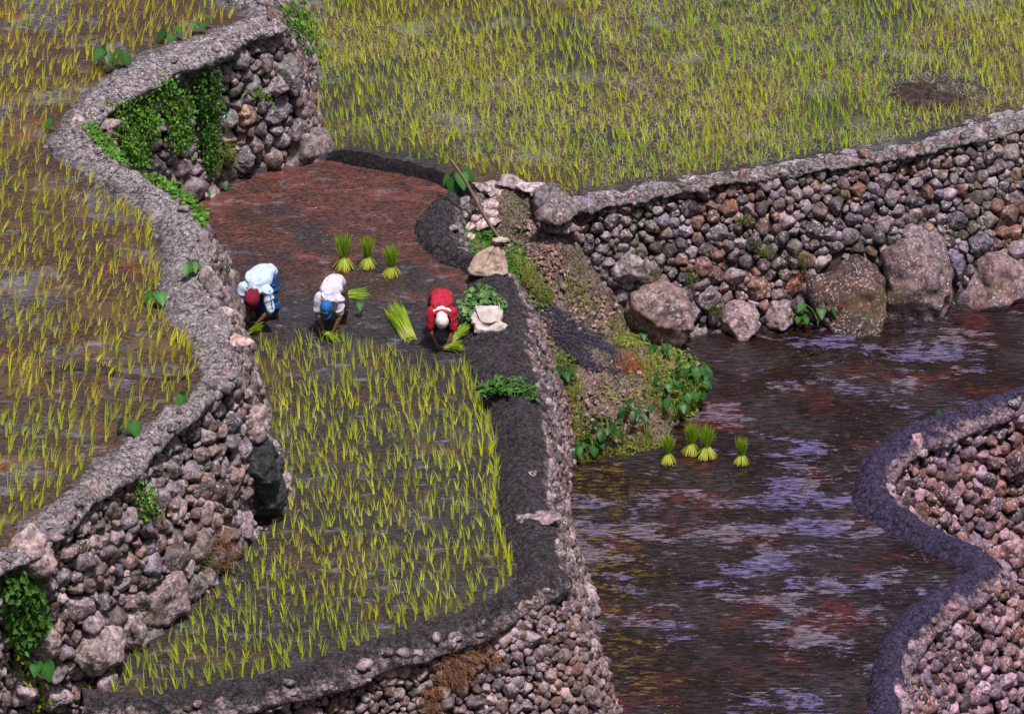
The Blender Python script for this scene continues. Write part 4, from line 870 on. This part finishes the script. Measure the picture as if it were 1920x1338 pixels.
def sheaf(label, base, tip, r0, r1, n, seed, dark=.0):
    """loose sheaf lying or leaning: base point (stalks) to tip"""
    r_ = np.random.default_rng(seed); base = np.array(base, float); tip = np.array(tip, float); ax = tip-base; Ln = np.linalg.norm(ax); ax /= Ln
    s = nrm(np.cross(ax, [0, 0, 1.0])); u = np.cross(s, ax); a = r_.uniform(0, 6.28, n); q = np.sqrt(r_.uniform(0, 1, n))
    o_ = (s*np.cos(a)[:, None]+u*np.sin(a)[:, None])*q[:, None]
    t = np.linspace(0, 1, 6); ln = Ln*r_.uniform(.6, 1.08, n)
    P = base+o_[:, None]*(r0+(r1-r0)*t[None]**1.3)[..., None]+ax*(ln[:, None]*t[None])[..., None]
    P = P+(ax*r_.uniform(-.06, .03, (n, 1)))[:, None]+r_.normal(0, .012, (n, 1, 3))*(1-t)[None, :, None]
    P[..., 2] -= (t**3)[None]*.05*r_.uniform(0, 1.5, n)[:, None]
    W = nrm(np.cross(ax[None]+o_*.2, CAM-base)+r_.normal(0, .4, (n, 3))); wd = (.013*(1-.8*t**2))[None, :, None]*r_.uniform(.7, 1.2, (n, 1, 1))
    V = np.stack([P-W[:, None]*wd/2, P+W[:, None]*wd/2], 2).reshape(n, -1, 3); k = np.arange(5)*2; f = np.stack([k, k+1, k+3, k+2], -1)
    F = (f[None]+(np.arange(n)*12)[:, None, None]).reshape(-1, 4); g_ = r_.uniform(0, 1, (n, 1)); c = np.array([.12, .26, .015])*(1-g_)+np.array([.42, .52, .03])*g_
    C = np.repeat(c[:, None], 12, 1); C[:, :4] = C[:, :4]*.35+np.array([.55, .55, .2])*.65
    root = empty('seedling_bundle', (base[0], base[1], base[2]), label, 'seedling bundle')
    Vw = V.reshape(-1, 3); obj('leaves', mesh('leaves', Vw-base, F, MAT['rice'], C.reshape(-1, 3)), root)
    c_ = base+ax*Ln*.25; tt = np.linspace(0, 2*np.pi, 13); rr = r0+(r1-r0)*.12
    Pt = c_-base+(s*np.cos(tt)[:, None]+u*np.sin(tt)[:, None])*rr; V, F = tubes([Pt], .006, 5); obj('tie', mesh('tie', V, F, MAT['stem']), root)
    return root
b = at(768, 638, Z_MID)
sheaf('big leaning sheaf of rice seedlings left of the red clad worker', b+[0, 0, .02], at(738, 575, Z_MID+.12), .085, .15, 420, 511)
sheaf('sheaf of rice seedlings leaning on the bund right of the red clad worker', at(848, 637, Z_MID+.04), at(882, 598, Z_MID+.28), .04, .08, 200, 512)
sheaf('sheaf of rice seedlings lying flat in the mud right of the blue capped worker', at(640, 556, Z_MID+.04), at(690, 548, Z_MID+.05), .05, .10, 160, 513)

# ------------------------------------------------------------------ people
def remesh(name, parts, mat, vox, it=4, parent=None, wr=0, seed=0, col=None):
    V = np.concatenate([p[0] for p in parts]); F, off = [], 0
    for p in parts:
        F.append((p[1]+off).astype(int)); off += len(p[0])
    me = bpy.data.meshes.new(name+'_src'); fl = [list(map(int, f)) for A in F for f in A]; me.from_pydata([tuple(map(float, v)) for v in V], [], fl)
    o = bpy.data.objects.new(name+'_src', me); COL.objects.link(o)
    m1 = o.modifiers.new('r', 'REMESH'); m1.mode = 'VOXEL'; m1.voxel_size = vox; m1.use_smooth_shade = True
    m2 = o.modifiers.new('s', 'SMOOTH'); m2.iterations = it; m2.factor = .5
    dg = bpy.context.evaluated_depsgraph_get(); dg.update(); m_ = bpy.data.meshes.new_from_object(o.evaluated_get(dg)); m_.name = name
    bpy.data.objects.remove(o, do_unlink=True); bpy.data.meshes.remove(me)
    if wr:
        n = len(m_.vertices); c = np.empty(n*3, np.float32); m_.vertices.foreach_get('co', c); c = c.reshape(-1, 3); nn = np.empty(n*3, np.float32); m_.vertices.foreach_get('normal', nn); nn = nn.reshape(-1, 3)
        c2 = c+nn*(wr*((1-2*np.abs(fbm(c*[9, 5, 7], seed, 3)))**2*.9-.3))[:, None]; m_.vertices.foreach_set('co', c2.astype(np.float32).ravel()); m_.update()
    m_.materials.clear(); m_.materials.append(mat)
    m_.polygons.foreach_set('use_smooth', np.ones(len(m_.polygons), bool))
    ob = bpy.data.objects.new(name, m_); COL.objects.link(ob)
    if parent is not None: ob.parent = parent
    return ob
def limb(P, R_, k=14, flat=None, ref=(0, 0, 1)):
    """closed tapered tube with round ends; R_ list of radius or (side, other)"""
    P = np.asarray(P, float); R_ = [(r, r) if np.isscalar(r) else r for r in R_]; R_ = np.array(R_, float)
    J = smooth(np.hstack([P, R_]), max(10, len(P)*5)); P = J[:, :3]; R_ = J[:, 3:]
    t = nrm(np.gradient(P, axis=0)); ref = np.asarray(ref, float); a = nrm(np.cross(t, ref)); bad = np.linalg.norm(np.cross(t, ref), axis=1) < .1
    if bad.any(): a[bad] = nrm(np.cross(t[bad], [1., 0, 0]))
    for i in range(1, len(a)):
        if a[i]@a[i-1] < 0: a[i] = -a[i]
    b = np.cross(t, a)
    # round ends
    cs = [(.0, -1.), (.5, -.85), (.85, -.5)]
    Pe = np.concatenate([[P[0]+t[0]*z*min(R_[0]) for c, z in cs], P, [P[-1]-t[-1]*z*min(R_[-1]) for c, z in cs[::-1]]])
    Re = np.concatenate([[R_[0]*max(c, .02) for c, z in cs], R_, [R_[-1]*max(c, .02) for c, z in cs[::-1]]])
    a = np.concatenate([[a[0]]*3, a, [a[-1]]*3]); b = np.concatenate([[b[0]]*3, b, [b[-1]]*3]); th = np.arange(k)*2*np.pi/k
    V = Pe[:, None]+a[:, None]*(np.cos(th)[None, :]*Re[:, :1])[..., None]+b[:, None]*(np.sin(th)[None, :]*Re[:, 1:])[..., None]
    n = len(Pe); F = gridF(n, k, False, True)
    F = list(map(list, F)); F.append(list(range(k))[::-1]); F.append([(n-1)*k+i for i in range(k)])
    return V.reshape(-1, 3), F
class PF(list): pass
def combine(parts):
    V, F, off = [], [], 0
    for v, f in parts:
        V.append(v); F += [[i+off for i in q] for q in f]; off += len(v)
    return np.concatenate(V), F
def ell(c, ax, Rm=np.eye(3), n=3):
    D, F = ico(n); return (D*ax)@np.asarray(Rm)+np.asarray(c), [list(f) for f in F]
def remesh2(name, parts, *a, **k):
    V, F = combine(parts)
    class A: pass
    me = bpy.data.meshes.new('x')
    return _rm(name, V, F, *a, **k)
def _rm(name, V, F, mat, vox, it=3, parent=None, wr=0, seed=0):
    me = bpy.data.meshes.new(name+'_src'); me.from_pydata([tuple(map(float, v)) for v in V], [], [list(map(int, f)) for f in F])
    o = bpy.data.objects.new(name+'_src', me); COL.objects.link(o)
    b_ = bmesh.new(); b_.from_mesh(me); bmesh.ops.recalc_face_normals(b_, faces=b_.faces); b_.to_mesh(me); b_.free()
    m1 = o.modifiers.new('r', 'REMESH'); m1.mode = 'VOXEL'; m1.voxel_size = vox; m1.use_smooth_shade = True
    m2 = o.modifiers.new('s', 'SMOOTH'); m2.iterations = it; m2.factor = .5
    dg = bpy.context.evaluated_depsgraph_get(); dg.update(); m_ = bpy.data.meshes.new_from_object(o.evaluated_get(dg)); m_.name = name
    bpy.data.objects.remove(o, do_unlink=True); bpy.data.meshes.remove(me)
    if wr:
        n = len(m_.vertices); c = np.empty(n*3, np.float32); m_.vertices.foreach_get('co', c); c = c.reshape(-1, 3)
        nn = np.array([v.normal[:] for v in m_.vertices]); c2 = c+nn*(wr*((1-2*np.abs(fbm(c*[6, 3, 5], seed, 2)))**2*.9-.3))[:, None]
        m_.vertices.foreach_set('co', c2.astype(np.float32).ravel()); m_.update()
    m_.materials.clear(); m_.materials.append(mat); m_.polygons.foreach_set('use_smooth', np.ones(len(m_.polygons), bool))
    ob = bpy.data.objects.new(name, m_); COL.objects.link(ob)
    if parent is not None: ob.parent = parent
    return ob
m = M('skin', .55, .35); m.col(m.mix(m.noise(12, 4), (.22, .10, .06), (.16, .07, .042))); SKIN = m.m
m = M('eye', .2, .5); m.col((.6, .58, .55)); EYE = m.m
def hand(wrist, direction, palm_n, side, grip=.8):
    """palm + four bent fingers of unequal length + thumb from the side of the palm"""
    d = nrm(np.array(direction, float)); n_ = np.array(palm_n, float); n_ = nrm(n_-d*(n_@d)); s = np.cross(d, n_)*side
    out = [limb([wrist-d*.02, wrist+d*.03, wrist+d*.08], [(.026, .019), (.036, .016), (.040, .013)], 12, ref=n_)]
    for i, (off, ln, c0) in enumerate([(.028, .070, 0), (.0095, .079, .03), (-.0095, .073, .06), (-.028, .057, .1)]):
        p0 = wrist+d*.075+s*off; g1 = grip*.55+c0; g2 = grip*1.5+c0; g3 = grip*2.2+c0
        f1 = p0+(d*math.cos(g1)+n_*math.sin(g1)+s*off*3)*ln*.45
        f2 = f1+(d*math.cos(g2)+n_*math.sin(g2)+s*off*2)*ln*.32; f3 = f2+(d*math.cos(g3)+n_*math.sin(g3))*ln*.25
        out.append(limb([p0-d*.01, f1, f2, f3], [.0095, .009, .0082, .007], 8))
    p0 = wrist+d*.028+s*.030; f1 = p0+(s*.75+d*.45+n_*.45)*.036; f2 = f1+(s*.1+d*.6+n_*.75)*.028
    out.append(limb([p0-s*.008, f1, f2], [.0125, .0105, .008], 8))
    return out
def person(label, loc, rz, sc, shirt, trousers, skirt=False, lean=0.0, grip_side=0, sleeve=1.0, arms=None, seed=0, wide=1.0):
    root = empty('person', loc, label, 'person', None, rz, sc)
    pel = np.array([0, .06, .74]); lum = np.array([0, -.09, .82]); ch = np.array([0, -.27, .80]); nk = np.array([0, -.42, .71]); hd = np.array([0, -.53, .62])
    arms = arms or {-1: [(-.20, -.41, .42), (-.10, -.47, .16), (.15, -.1, -1)], 1: [(.20, -.41, .42), (.10, -.47, .16), (-.15, -.1, -1)]}
    crown = nrm(np.array([0, -.80, .42])); face = nrm(np.array([0, -.42, -.80])); side = np.cross(crown, face)
    Rm = np.stack([side, face, crown])
    body = []
    body.append(limb([pel, lum, ch, nk], [(.15, .115), (.135, .10), (.165, .10), (.10, .07)], 18))
    body.append(limb([nk, (nk+hd)/2, hd], [(.058, .055), (.052, .052), (.06, .06)], 12))
    hc = hd+crown*.03; hs = 1.12
    body.append(ell(hc, (.074*hs, .094*hs, .112*hs), Rm)); body.append(ell(hc-crown*.055+face*.03, (.055, .062, .06), Rm))
    body.append(limb([hc+crown*.01+face*.088, hc-crown*.025+face*.108, hc-crown*.04+face*.094], [.008, .013, .012], 8))
    body.append(ell(hc-crown*.072+face*.082, (.022, .012, .009), Rm, 2))
    for s in (-1, 1): body.append(ell(hc+side*s*.076-crown*.01, (.010, .022, .030), Rm, 2))
    J = {}
    for s in (-1, 1):
        sh = np.array([s*.165*wide, -.37, .72]); el, wr_, hdir = [np.array(q, float) for q in arms[s]]
        body.append(limb([nk+[s*.05, .03, 0], sh], [.07, .058], 12)); body.append(limb([sh, sh*.5+el*.5, el, el*.55+wr_*.45, wr_], [.054, .047, .039, .036, .025], 14))
        body += hand(wr_, hdir, (-s*.6, .7, 0), -s)
        hp = np.array([s*.095, .06, .72]); kn = np.array([s*.145, -.01, .36]); an = np.array([s*.14, .10, -.02]); J[s] = (hp, kn, an, sh, el)
        body.append(limb([hp, hp*.5+kn*.5, kn, kn*.6+an*.4+[0, .02, 0], an], [.095, .083, .06, .056, .038], 14))
        body.append(limb([an+[0, .02, -.02], an+[0, -.07, -.055], an+[0, -.17, -.07]], [.036, (.042, .03), (.04, .018)], 10))
    remesh2('body', body, SKIN, .0065, 2, root)
    for s in (-1, 1):
        V, F = ell(hc+side*s*.03+face*.083+crown*.012, (.013, .010, .010), Rm, 2); obj('eye', mesh('eye', V, np.array(F), EYE), root)
    sh_ = [limb([pel+[0, .01, .02], lum+[0, 0, .01], ch+[0, 0, .0], nk+[0, .02, 0]], [(.175*wide, .145), (.165*wide, .128), (.185*wide, .125), (.13, .09)], 20)]
    for s in (-1, 1):
        hp, kn, an, sh, el = J[s]; e2 = sh*(1-sleeve)+el*sleeve
        sh_.append(limb([nk+[s*.05, .06, 0], sh], [.085, .078], 12)); sh_.append(limb([sh, (sh+e2)/2, e2], [.080, .074, .070], 14))
    so_ = remesh2('shirt', sh_, shirt, .010, 3, root, wr=.028, seed=seed)
    tr = [limb([pel+[0, .05, .02], pel+[0, -.08, .02]], [(.155*wide, .13), (.15*wide, .11)], 18)]
    for s in (-1, 1):
        hp, kn, an, sh, el = J[s]; tr.append(limb([hp, hp*.5+kn*.5, kn, kn*.55+an*.45], [(.115, .12), .10, .085, .082], 14))
    if skirt: tr.append(limb([pel+[0, .04, -.02], [0, .05, .5], [0, .05, .26]], [(.18, .16), (.21, .17), (.235, .17)], 20))
    remesh2('trousers' if not skirt else 'skirt', tr, trousers, .011, 3, root, wr=.035, seed=seed+3)
    return root, dict(hc=hc, crown=crown, face=face, side=side, Rm=Rm, nk=nk, arms=arms)
def shell(name, c, ax, Rm, mat, root, cut, sub=4, noise=.0, seed=0, off=None):
    """open shell of an ellipsoid keeping directions where cut(D) is true, doubled for thickness"""
    D, F = ico(sub); keep = cut(D); F = F[keep[F].all(1)]; used, inv = np.unique(F, return_inverse=True); D = D[used]; F = inv.reshape(-1, 3)
    rad = 1+noise*fbm(D*3, seed, 3); L = D*np.asarray(ax)*rad[:, None]
    if off is not None: L = L+off(D)
    Vo = L@np.asarray(Rm)+c; Vi = (L*.95)@np.asarray(Rm)+c; n = len(Vo)
    o = obj(name, mesh(name, np.concatenate([Vo, Vi]), [F, F[:, ::-1]+n], mat), root); return o
# worker 1: white shirt, maroon headscarf, blue skirt
p1, g1 = person('person in white shirt, dark red headscarf and blue skirt bending beside the left wall', at(497, 597, Z_MID), R(-16), .97, cloth('white_blue_shirt', (.50, .60, .72), (.38, .47, .60)), cloth('blue_cloth', (.02, .09, .26), (.015, .05, .15)), True, seed=3, wide=1.12, sleeve=1.0,
    arms={-1: [(-.27, -.42, .44), (-.12, -.47, .20), (.5, .1, -.8)], 1: [(.24, -.42, .42), (.06, -.47, .20), (-.6, 0, -.8)]})
mar = cloth('maroon_cloth', (.20, .012, .035), (.11, .008, .02))
shell('headscarf', g1['hc']+g1['crown']*.0, (.118, .13, .158), g1['Rm'], mar, p1, lambda D: (D[:, 1] < .72) | (D[:, 2] > .3), noise=.06, seed=1)
V, F = combine([limb([g1['hc']-g1['side']*0+g1['crown']*-.06-g1['face']*.06, g1['hc']+[0, .02, -.12], g1['hc']+[.0, .03, -.22]], [(.10, .06), (.075, .035), (.02, .015)], 14, ref=(0, 1, 0)), limb([g1['nk']+[-.09, .02, .02], g1['hc']+[0, .06, .03], g1['nk']+[.09, .02, .02]], [.03, .05, .03], 12)])
_rm('scarf_end', V, F, mar, .01, 3, p1, .012, 5)
V, F = combine([limb([g1['nk']+[0, .03, .03], g1['nk']*.5+g1['hc']*.5+[0, 0, .02], g1['hc']], [(.085, .06), (.095, .075), .10], 14)]); _rm('scarf_neck', V, F, mar, .008, 3, p1, .01, 4)
# blue stripe piping on the shirt sleeves
pipe = cloth('blue_piping', (.08, .07, .30))
for s in (-1, 1):
    sh = np.array([s*.185, -.37, .72]); el = np.array([(-.27 if s < 0 else .24), -.42, .44]); q = np.linspace(0, 1, 8)[:, None]
    P = (sh*(1-q)+el*q)+np.array([s*.055, -.055, .03]); V, F = tubes([P], .008, 5); obj('piping', mesh('piping', V, F, pipe), p1)
# worker 2: white shirt, blue cap
p2, g2 = person('person in pale shirt and blue cap bending over the mud, brown trousers', at(629, 607, Z_MID), R(-12), .86, cloth('white_lilac_shirt', (.60, .55, .66), (.46, .42, .53)), cloth('brown_cloth', (.075, .05, .05)), False, seed=5, sleeve=.85, wide=1.08)
blue = cloth('cap_blue', (.02, .12, .38), (.015, .09, .28), .6)
capo = shell('cap', g2['hc']+g2['crown']*.022, (.108, .124, .128), g2['Rm'], blue, p2, lambda D: D[:, 2] > -.12)
th = np.linspace(-1.1, 1.1, 17); V = []
for q in np.linspace(0, 1, 6):
    for t_ in th: V.append(((.107+.0*q)*math.sin(t_)*(1+.05*q), .118*math.cos(t_)*1+.095*q*math.cos(t_*.9), .012-.02*q-.03*(math.sin(t_)**2)*q))
V = np.array(V)@g2['Rm']+g2['hc']; n = len(V); Fv = gridF(6, 17)
vis = obj('visor', mesh('visor', np.concatenate([V, V-g2['crown']*.006]), [Fv, Fv[:, ::-1]+n], blue), capo)
# white lettering on the front panel of the cap
tx = bpy.data.curves.new('lettering', 'FONT'); tx.body = 'BATJ'; tx.size = .07; tx.align_x = 'CENTER'; tx.extrude = .002; tx.offset = .0015
to = bpy.data.objects.new('t', tx); COL.objects.link(to); dg = bpy.context.evaluated_depsgraph_get(); tm = bpy.data.meshes.new_from_object(to.evaluated_get(dg)); bpy.data.objects.remove(to, do_unlink=True)
nV = len(tm.vertices); cc = np.empty(nV*3, np.float32); tm.vertices.foreach_get('co', cc); cc = cc.reshape(-1, 3)
az = cc[:, 0]/.115; el_ = .35+cc[:, 1]/.125; D = np.stack([-np.sin(az)*np.cos(el_), np.cos(az)*np.cos(el_), np.sin(el_)], 1)*np.array([.108, .124, .128])*(1.03+cc[:, 2:]*4)
sgn = np.sign(g2['side'][0]); D[:, 0] *= -sgn
Vt = D@g2['Rm']+g2['hc']+g2['crown']*.022; tm.vertices.foreach_set('co', Vt.astype(np.float32).ravel()); tm.update(); tm.materials.clear(); tm.materials.append(cloth('white_thread', (.8, .8, .82)))
obj('lettering', tm, capo)
shell('hair', g2['hc']-g2['crown']*.005, (.093, .112, .128), g2['Rm'], cloth('black_hair', (.012, .01, .01)), p2, lambda D: (D[:, 1] < .25))
V, F = combine([limb([g2['nk']+[0, .05, .06], g2['nk']*.6+g2['hc']*.4+[0, .01, .03]], [(.10, .07), (.07, .055)], 14)]); _rm('collar', V, F, cloth('lilac_collar', (.62, .56, .66)), .008, 2, p2, .008, 2)
V, F = combine([limb([g2['nk']+[-.09, .06, .10], g2['nk']+[-.10, .0, .08], g2['nk']+[-.06, -.06, .05]], [.02, .03, .015], 10)]); _rm('collar', V, F, cloth('cream_collar', (.75, .72, .6)), .006, 2, p2)
# worker 3: red shirt, white cap
p3, g3 = person('person in red shirt and white headscarf bending with both hands in the mud', at(828, 633, Z_MID), R(2), .86, cloth('red_shirt', (.42, .022, .045), (.26, .012, .028)), cloth('dark_cloth', (.03, .012, .02)), False, seed=7, sleeve=.95, wide=1.08)
wc = cloth('white_scarf', (.68, .62, .62), (.55, .48, .5))
shell('headscarf', g3['hc']+g3['crown']*.01, (.112, .124, .142), g3['Rm'], wc, p3, lambda D: (D[:, 2] > -.15) | (D[:, 1] < -.35), noise=.04, seed=2)
V, F = combine([limb([g3['nk']+[0, .03, .03], g3['nk']*.5+g3['hc']*.5+[0, 0, .02], g3['hc']], [(.085, .06), (.09, .07), .09], 14)]); _rm('scarf_neck', V, F, wc, .008, 3, p3, .008, 4)
V, F = combine([limb([g3['nk']+[-.14, -.01, .05], g3['nk']+[0, .05, .10], g3['nk']+[.14, -.01, .05]], [(.02, .02), (.08, .03), (.02, .02)], 14, ref=(0, 0, 1))]); _rm('collar', V, F, wc, .008, 2, p3, .012, 3)
V, F = combine([limb([[-.13, .10, .84], [-.08, .08, .90], [0, .06, .925], [.08, .08, .90], [.13, .10, .84]], [.012, .018, .022, .018, .012], 10)]); _rm('waist_knot', V, F, cloth('dark_red_wrap', (.2, .012, .025)), .008, 2, p3, .01, 2)
def to_world(p, l): 
    bpy.context.view_layer.update(); return np.array(p.matrix_world@Vector(l))
a = to_world(p1, (.02, -.52, .12)); sheaf('small seedling bunch held by the worker in the dark red headscarf', a+[-.06, 0, -.04], a+[.12, -.05, .12], .012, .055, 70, 521)
a = to_world(p2, (.02, -.55, .10)); sheaf('small seedling bunch held by the worker in the blue cap', a+[-.04, .02, .02], a+[.14, -.12, .0], .012, .06, 80, 522)
a = to_world(p3, (.14, -.50, .10)); sheaf('small seedling bunch held by the worker in the red shirt', a+[-.03, 0, .0], a+[.20, -.02, .06], .015, .08, 100, 523)
print('people done')

# ------------------------------------------------------------------ sacks, bag, spade
def loft(rings, k=48, folds=.0, seed=0, fold_fn=None):
    V = []
    th = np.arange(k)*2*np.pi/k
    for i, (cx, cy, z, rx, ry, p) in enumerate(rings):
        c, s = np.cos(th), np.sin(th); x = np.sign(c)*np.abs(c)**(2/p)*rx; y = np.sign(s)*np.abs(s)**(2/p)*ry
        V.append(np.stack([cx+x, cy+y, z+0*x], 1))
    V = np.array(V); n = len(rings)
    V = smooth(V.reshape(n, -1), n*6).reshape(-1, k, 3); n = len(V)
    cen = V.mean(1, keepdims=True); t = np.linspace(0, 1, n)[:, None, None]
    f = (np.sin(th*9+2*np.sin(th*2))*.5+np.sin(th*15+1.3)*.35)[None, :, None]*folds*np.clip(t*2.0-.3, 0, 1)
    V = cen+(V-cen)*(1+f)
    V = V+fbm(V*[6, 6, 9], seed, 3)[..., None]*nrm(V-cen)*.045
    F = list(map(list, gridF(n, k, False, True))); F.append(list(range(k))[::-1]); F.append([(n-1)*k+i for i in range(k)])
    return V.reshape(-1, 3), F
def pyobj(name, V, F, mat, root):
    me = bpy.data.meshes.new(name); me.from_pydata([tuple(map(float, v)) for v in V], [], [list(map(int, f)) for f in F]); me.materials.append(mat)
    me.polygons.foreach_set('use_smooth', np.ones(len(me.polygons), bool)); return obj(name, me, root)
sk = cloth('tan_sack', (.50, .37, .31), (.34, .24, .19))
root = empty('sack', at(916, 510, Z_MID+.20), 'tan cloth sack tied shut at the top sitting on the bund bend', 'sack', rz=.05)
V, F = loft([(0, 0, 0, .28, .13, 3.4), (0, 0, .03, .30, .16, 3), (.015, .01, .13, .25, .15, 2.4), (.04, .02, .24, .19, .12, 2.1), (.075, .03, .34, .12, .09, 2), (.11, .03, .42, .05, .045, 2), (.12, .03, .44, .032, .03, 2)], 96, .42, 3); pyobj('sack_body', V, F, sk, root)
V, F = loft([(.12, .03, .435, .032, .03, 2), (.14, .03, .48, .08, .06, 2), (.18, .03, .53, .125, .08, 2)], 40, .4, 5); pyobj('mouth', V, F, sk, root)
t = np.linspace(0, 6.28, 14); V, F = tubes([np.stack([.12+np.cos(t)*.04, .03+np.sin(t)*.036, .44+0*t], 1)], .007, 5); obj('tie', mesh('tie', V, F, MAT['stem']), root)
wb = cloth('white_bag', (.56, .47, .46), (.40, .32, .31))
root = empty('bag', at(916, 626, Z_MID+.20), 'off-white cloth bag with a rounded flap lying on the dark bund', 'bag', rz=.07); root.rotation_euler[0] = R(32)
nu = 40; u_, v_ = np.meshgrid(np.linspace(-1, 1, nu), np.linspace(-1, 1, nu), indexing='ij')
xx = u_*(.25-.055*(v_+1)/2)+.035*v_*-1*(u_ > 0)*u_; yy = .21+.21*v_; h = .075*(1-u_**6)**.5*(1-v_**6)**.5; fo = (fbm(np.stack([u_*2, v_*2, 0*u_], -1), 8, 2)*.07+(.5-np.abs(fbm(np.stack([u_*3+v_, v_*2, 0*u_], -1), 12, 3)))*.05); ed = fbm(np.stack([u_*2.2, v_*2.2, 0*u_+3], -1), 9, 2)*.07; xx = xx+ed; yy = yy+ed*.8
Vt = np.stack([xx, yy, h+fo*(1-u_**8)*(1-v_**8)+.002], -1); Vb_ = np.stack([xx, yy, -h*.25], -1); G_ = gridF(nu, nu)
pyobj('bag_body', np.concatenate([Vt.reshape(-1, 3), Vb_.reshape(-1, 3)]), list(map(list, G_))+list(map(list, G_[:, ::-1]+nu*nu)), wb, root)
# flap
fu, fv = np.meshgrid(np.linspace(-1, 1, 24), np.linspace(0, 1, 24), indexing='ij'); wfl = .17*np.sqrt(np.clip(1-fv**2.4, 0, 1)); fx = -.01+fu*wfl+.03*fv; fy = .43-fv*.31
Vt = np.stack([fx, fy, .10+.02*(1-fu**2)+.012*np.sin(fv*5)+fbm(np.stack([fx*9, fy*9, 0*fx], -1), 4, 2)*.035-.05*(fv < .08)], -1)
G_ = gridF(24, 24); n_ = 24*24; fl = pyobj('flap', np.concatenate([Vt.reshape(-1, 3), (Vt-[0, 0, .008]).reshape(-1, 3)]), list(map(list, G_))+list(map(list, G_[:, ::-1]+n_)), wb, root)
a_ = np.linspace(0, math.pi, 24); P = np.stack([.01+np.cos(a_)*.17, .43-np.sin(a_)**.8*.31, .112+0*a_], 1); V, F = tubes([P+np.stack([0*a_, 0*a_, .01*np.sin(a_*5)], 1)], .007, 6); obj('hem', mesh('hem', V, F, wb), fl)
# spade
A = at(843, 298, 3.25); B = on_slope(940, 466)+[0, 0, .12]
m = M('old_wood', .7, .2); m.col(m.mix(m.noise(8, 5, .7, m.map(scale=(1, 1, 8))), (.16, .10, .075), (.3, .2, .15))); OW = m.m
m = M('dark_iron', .5, .5); m.col((.02, .018, .02)); DI = m.m
root = empty('spade', B, 'long handled spade leaning over the hollow beside the tan sack', 'spade')
t = np.linspace(0, 1, 16)[:, None]; P = (A*(1-t)+B*t)-B; P = P+np.stack([.02*np.sin(t[:, 0]*7), 0*t[:, 0], .02*np.sin(t[:, 0]*4)], 1); V, F = tubes([P], (.024, .03), 8); obj('shaft', mesh('shaft', V, F, OW), root)
d = nrm(B-A); s = nrm(np.cross(d, [0, 1.0, 0])); s = nrm(np.array([s[0], 0, s[2]])); u_ = np.cross(s, d)
og = [(-.03, -.02), (.03, -.02), (.09, .02), (.095, .22), (.06, .30), (0, .33), (-.06, .30), (-.095, .22), (-.09, .02)]
V = [s*x+d*y+u_*(.25*x*x/.1) for x, y in og]; V2 = [v-u_*.006 for v in V]; n = len(V)
pyobj('blade', V+V2, [list(range(n)), list(range(n, 2*n))[::-1]]+[[i, (i+1) % n, (i+1) % n+n, i+n] for i in range(n)], DI, root)
print('all done')
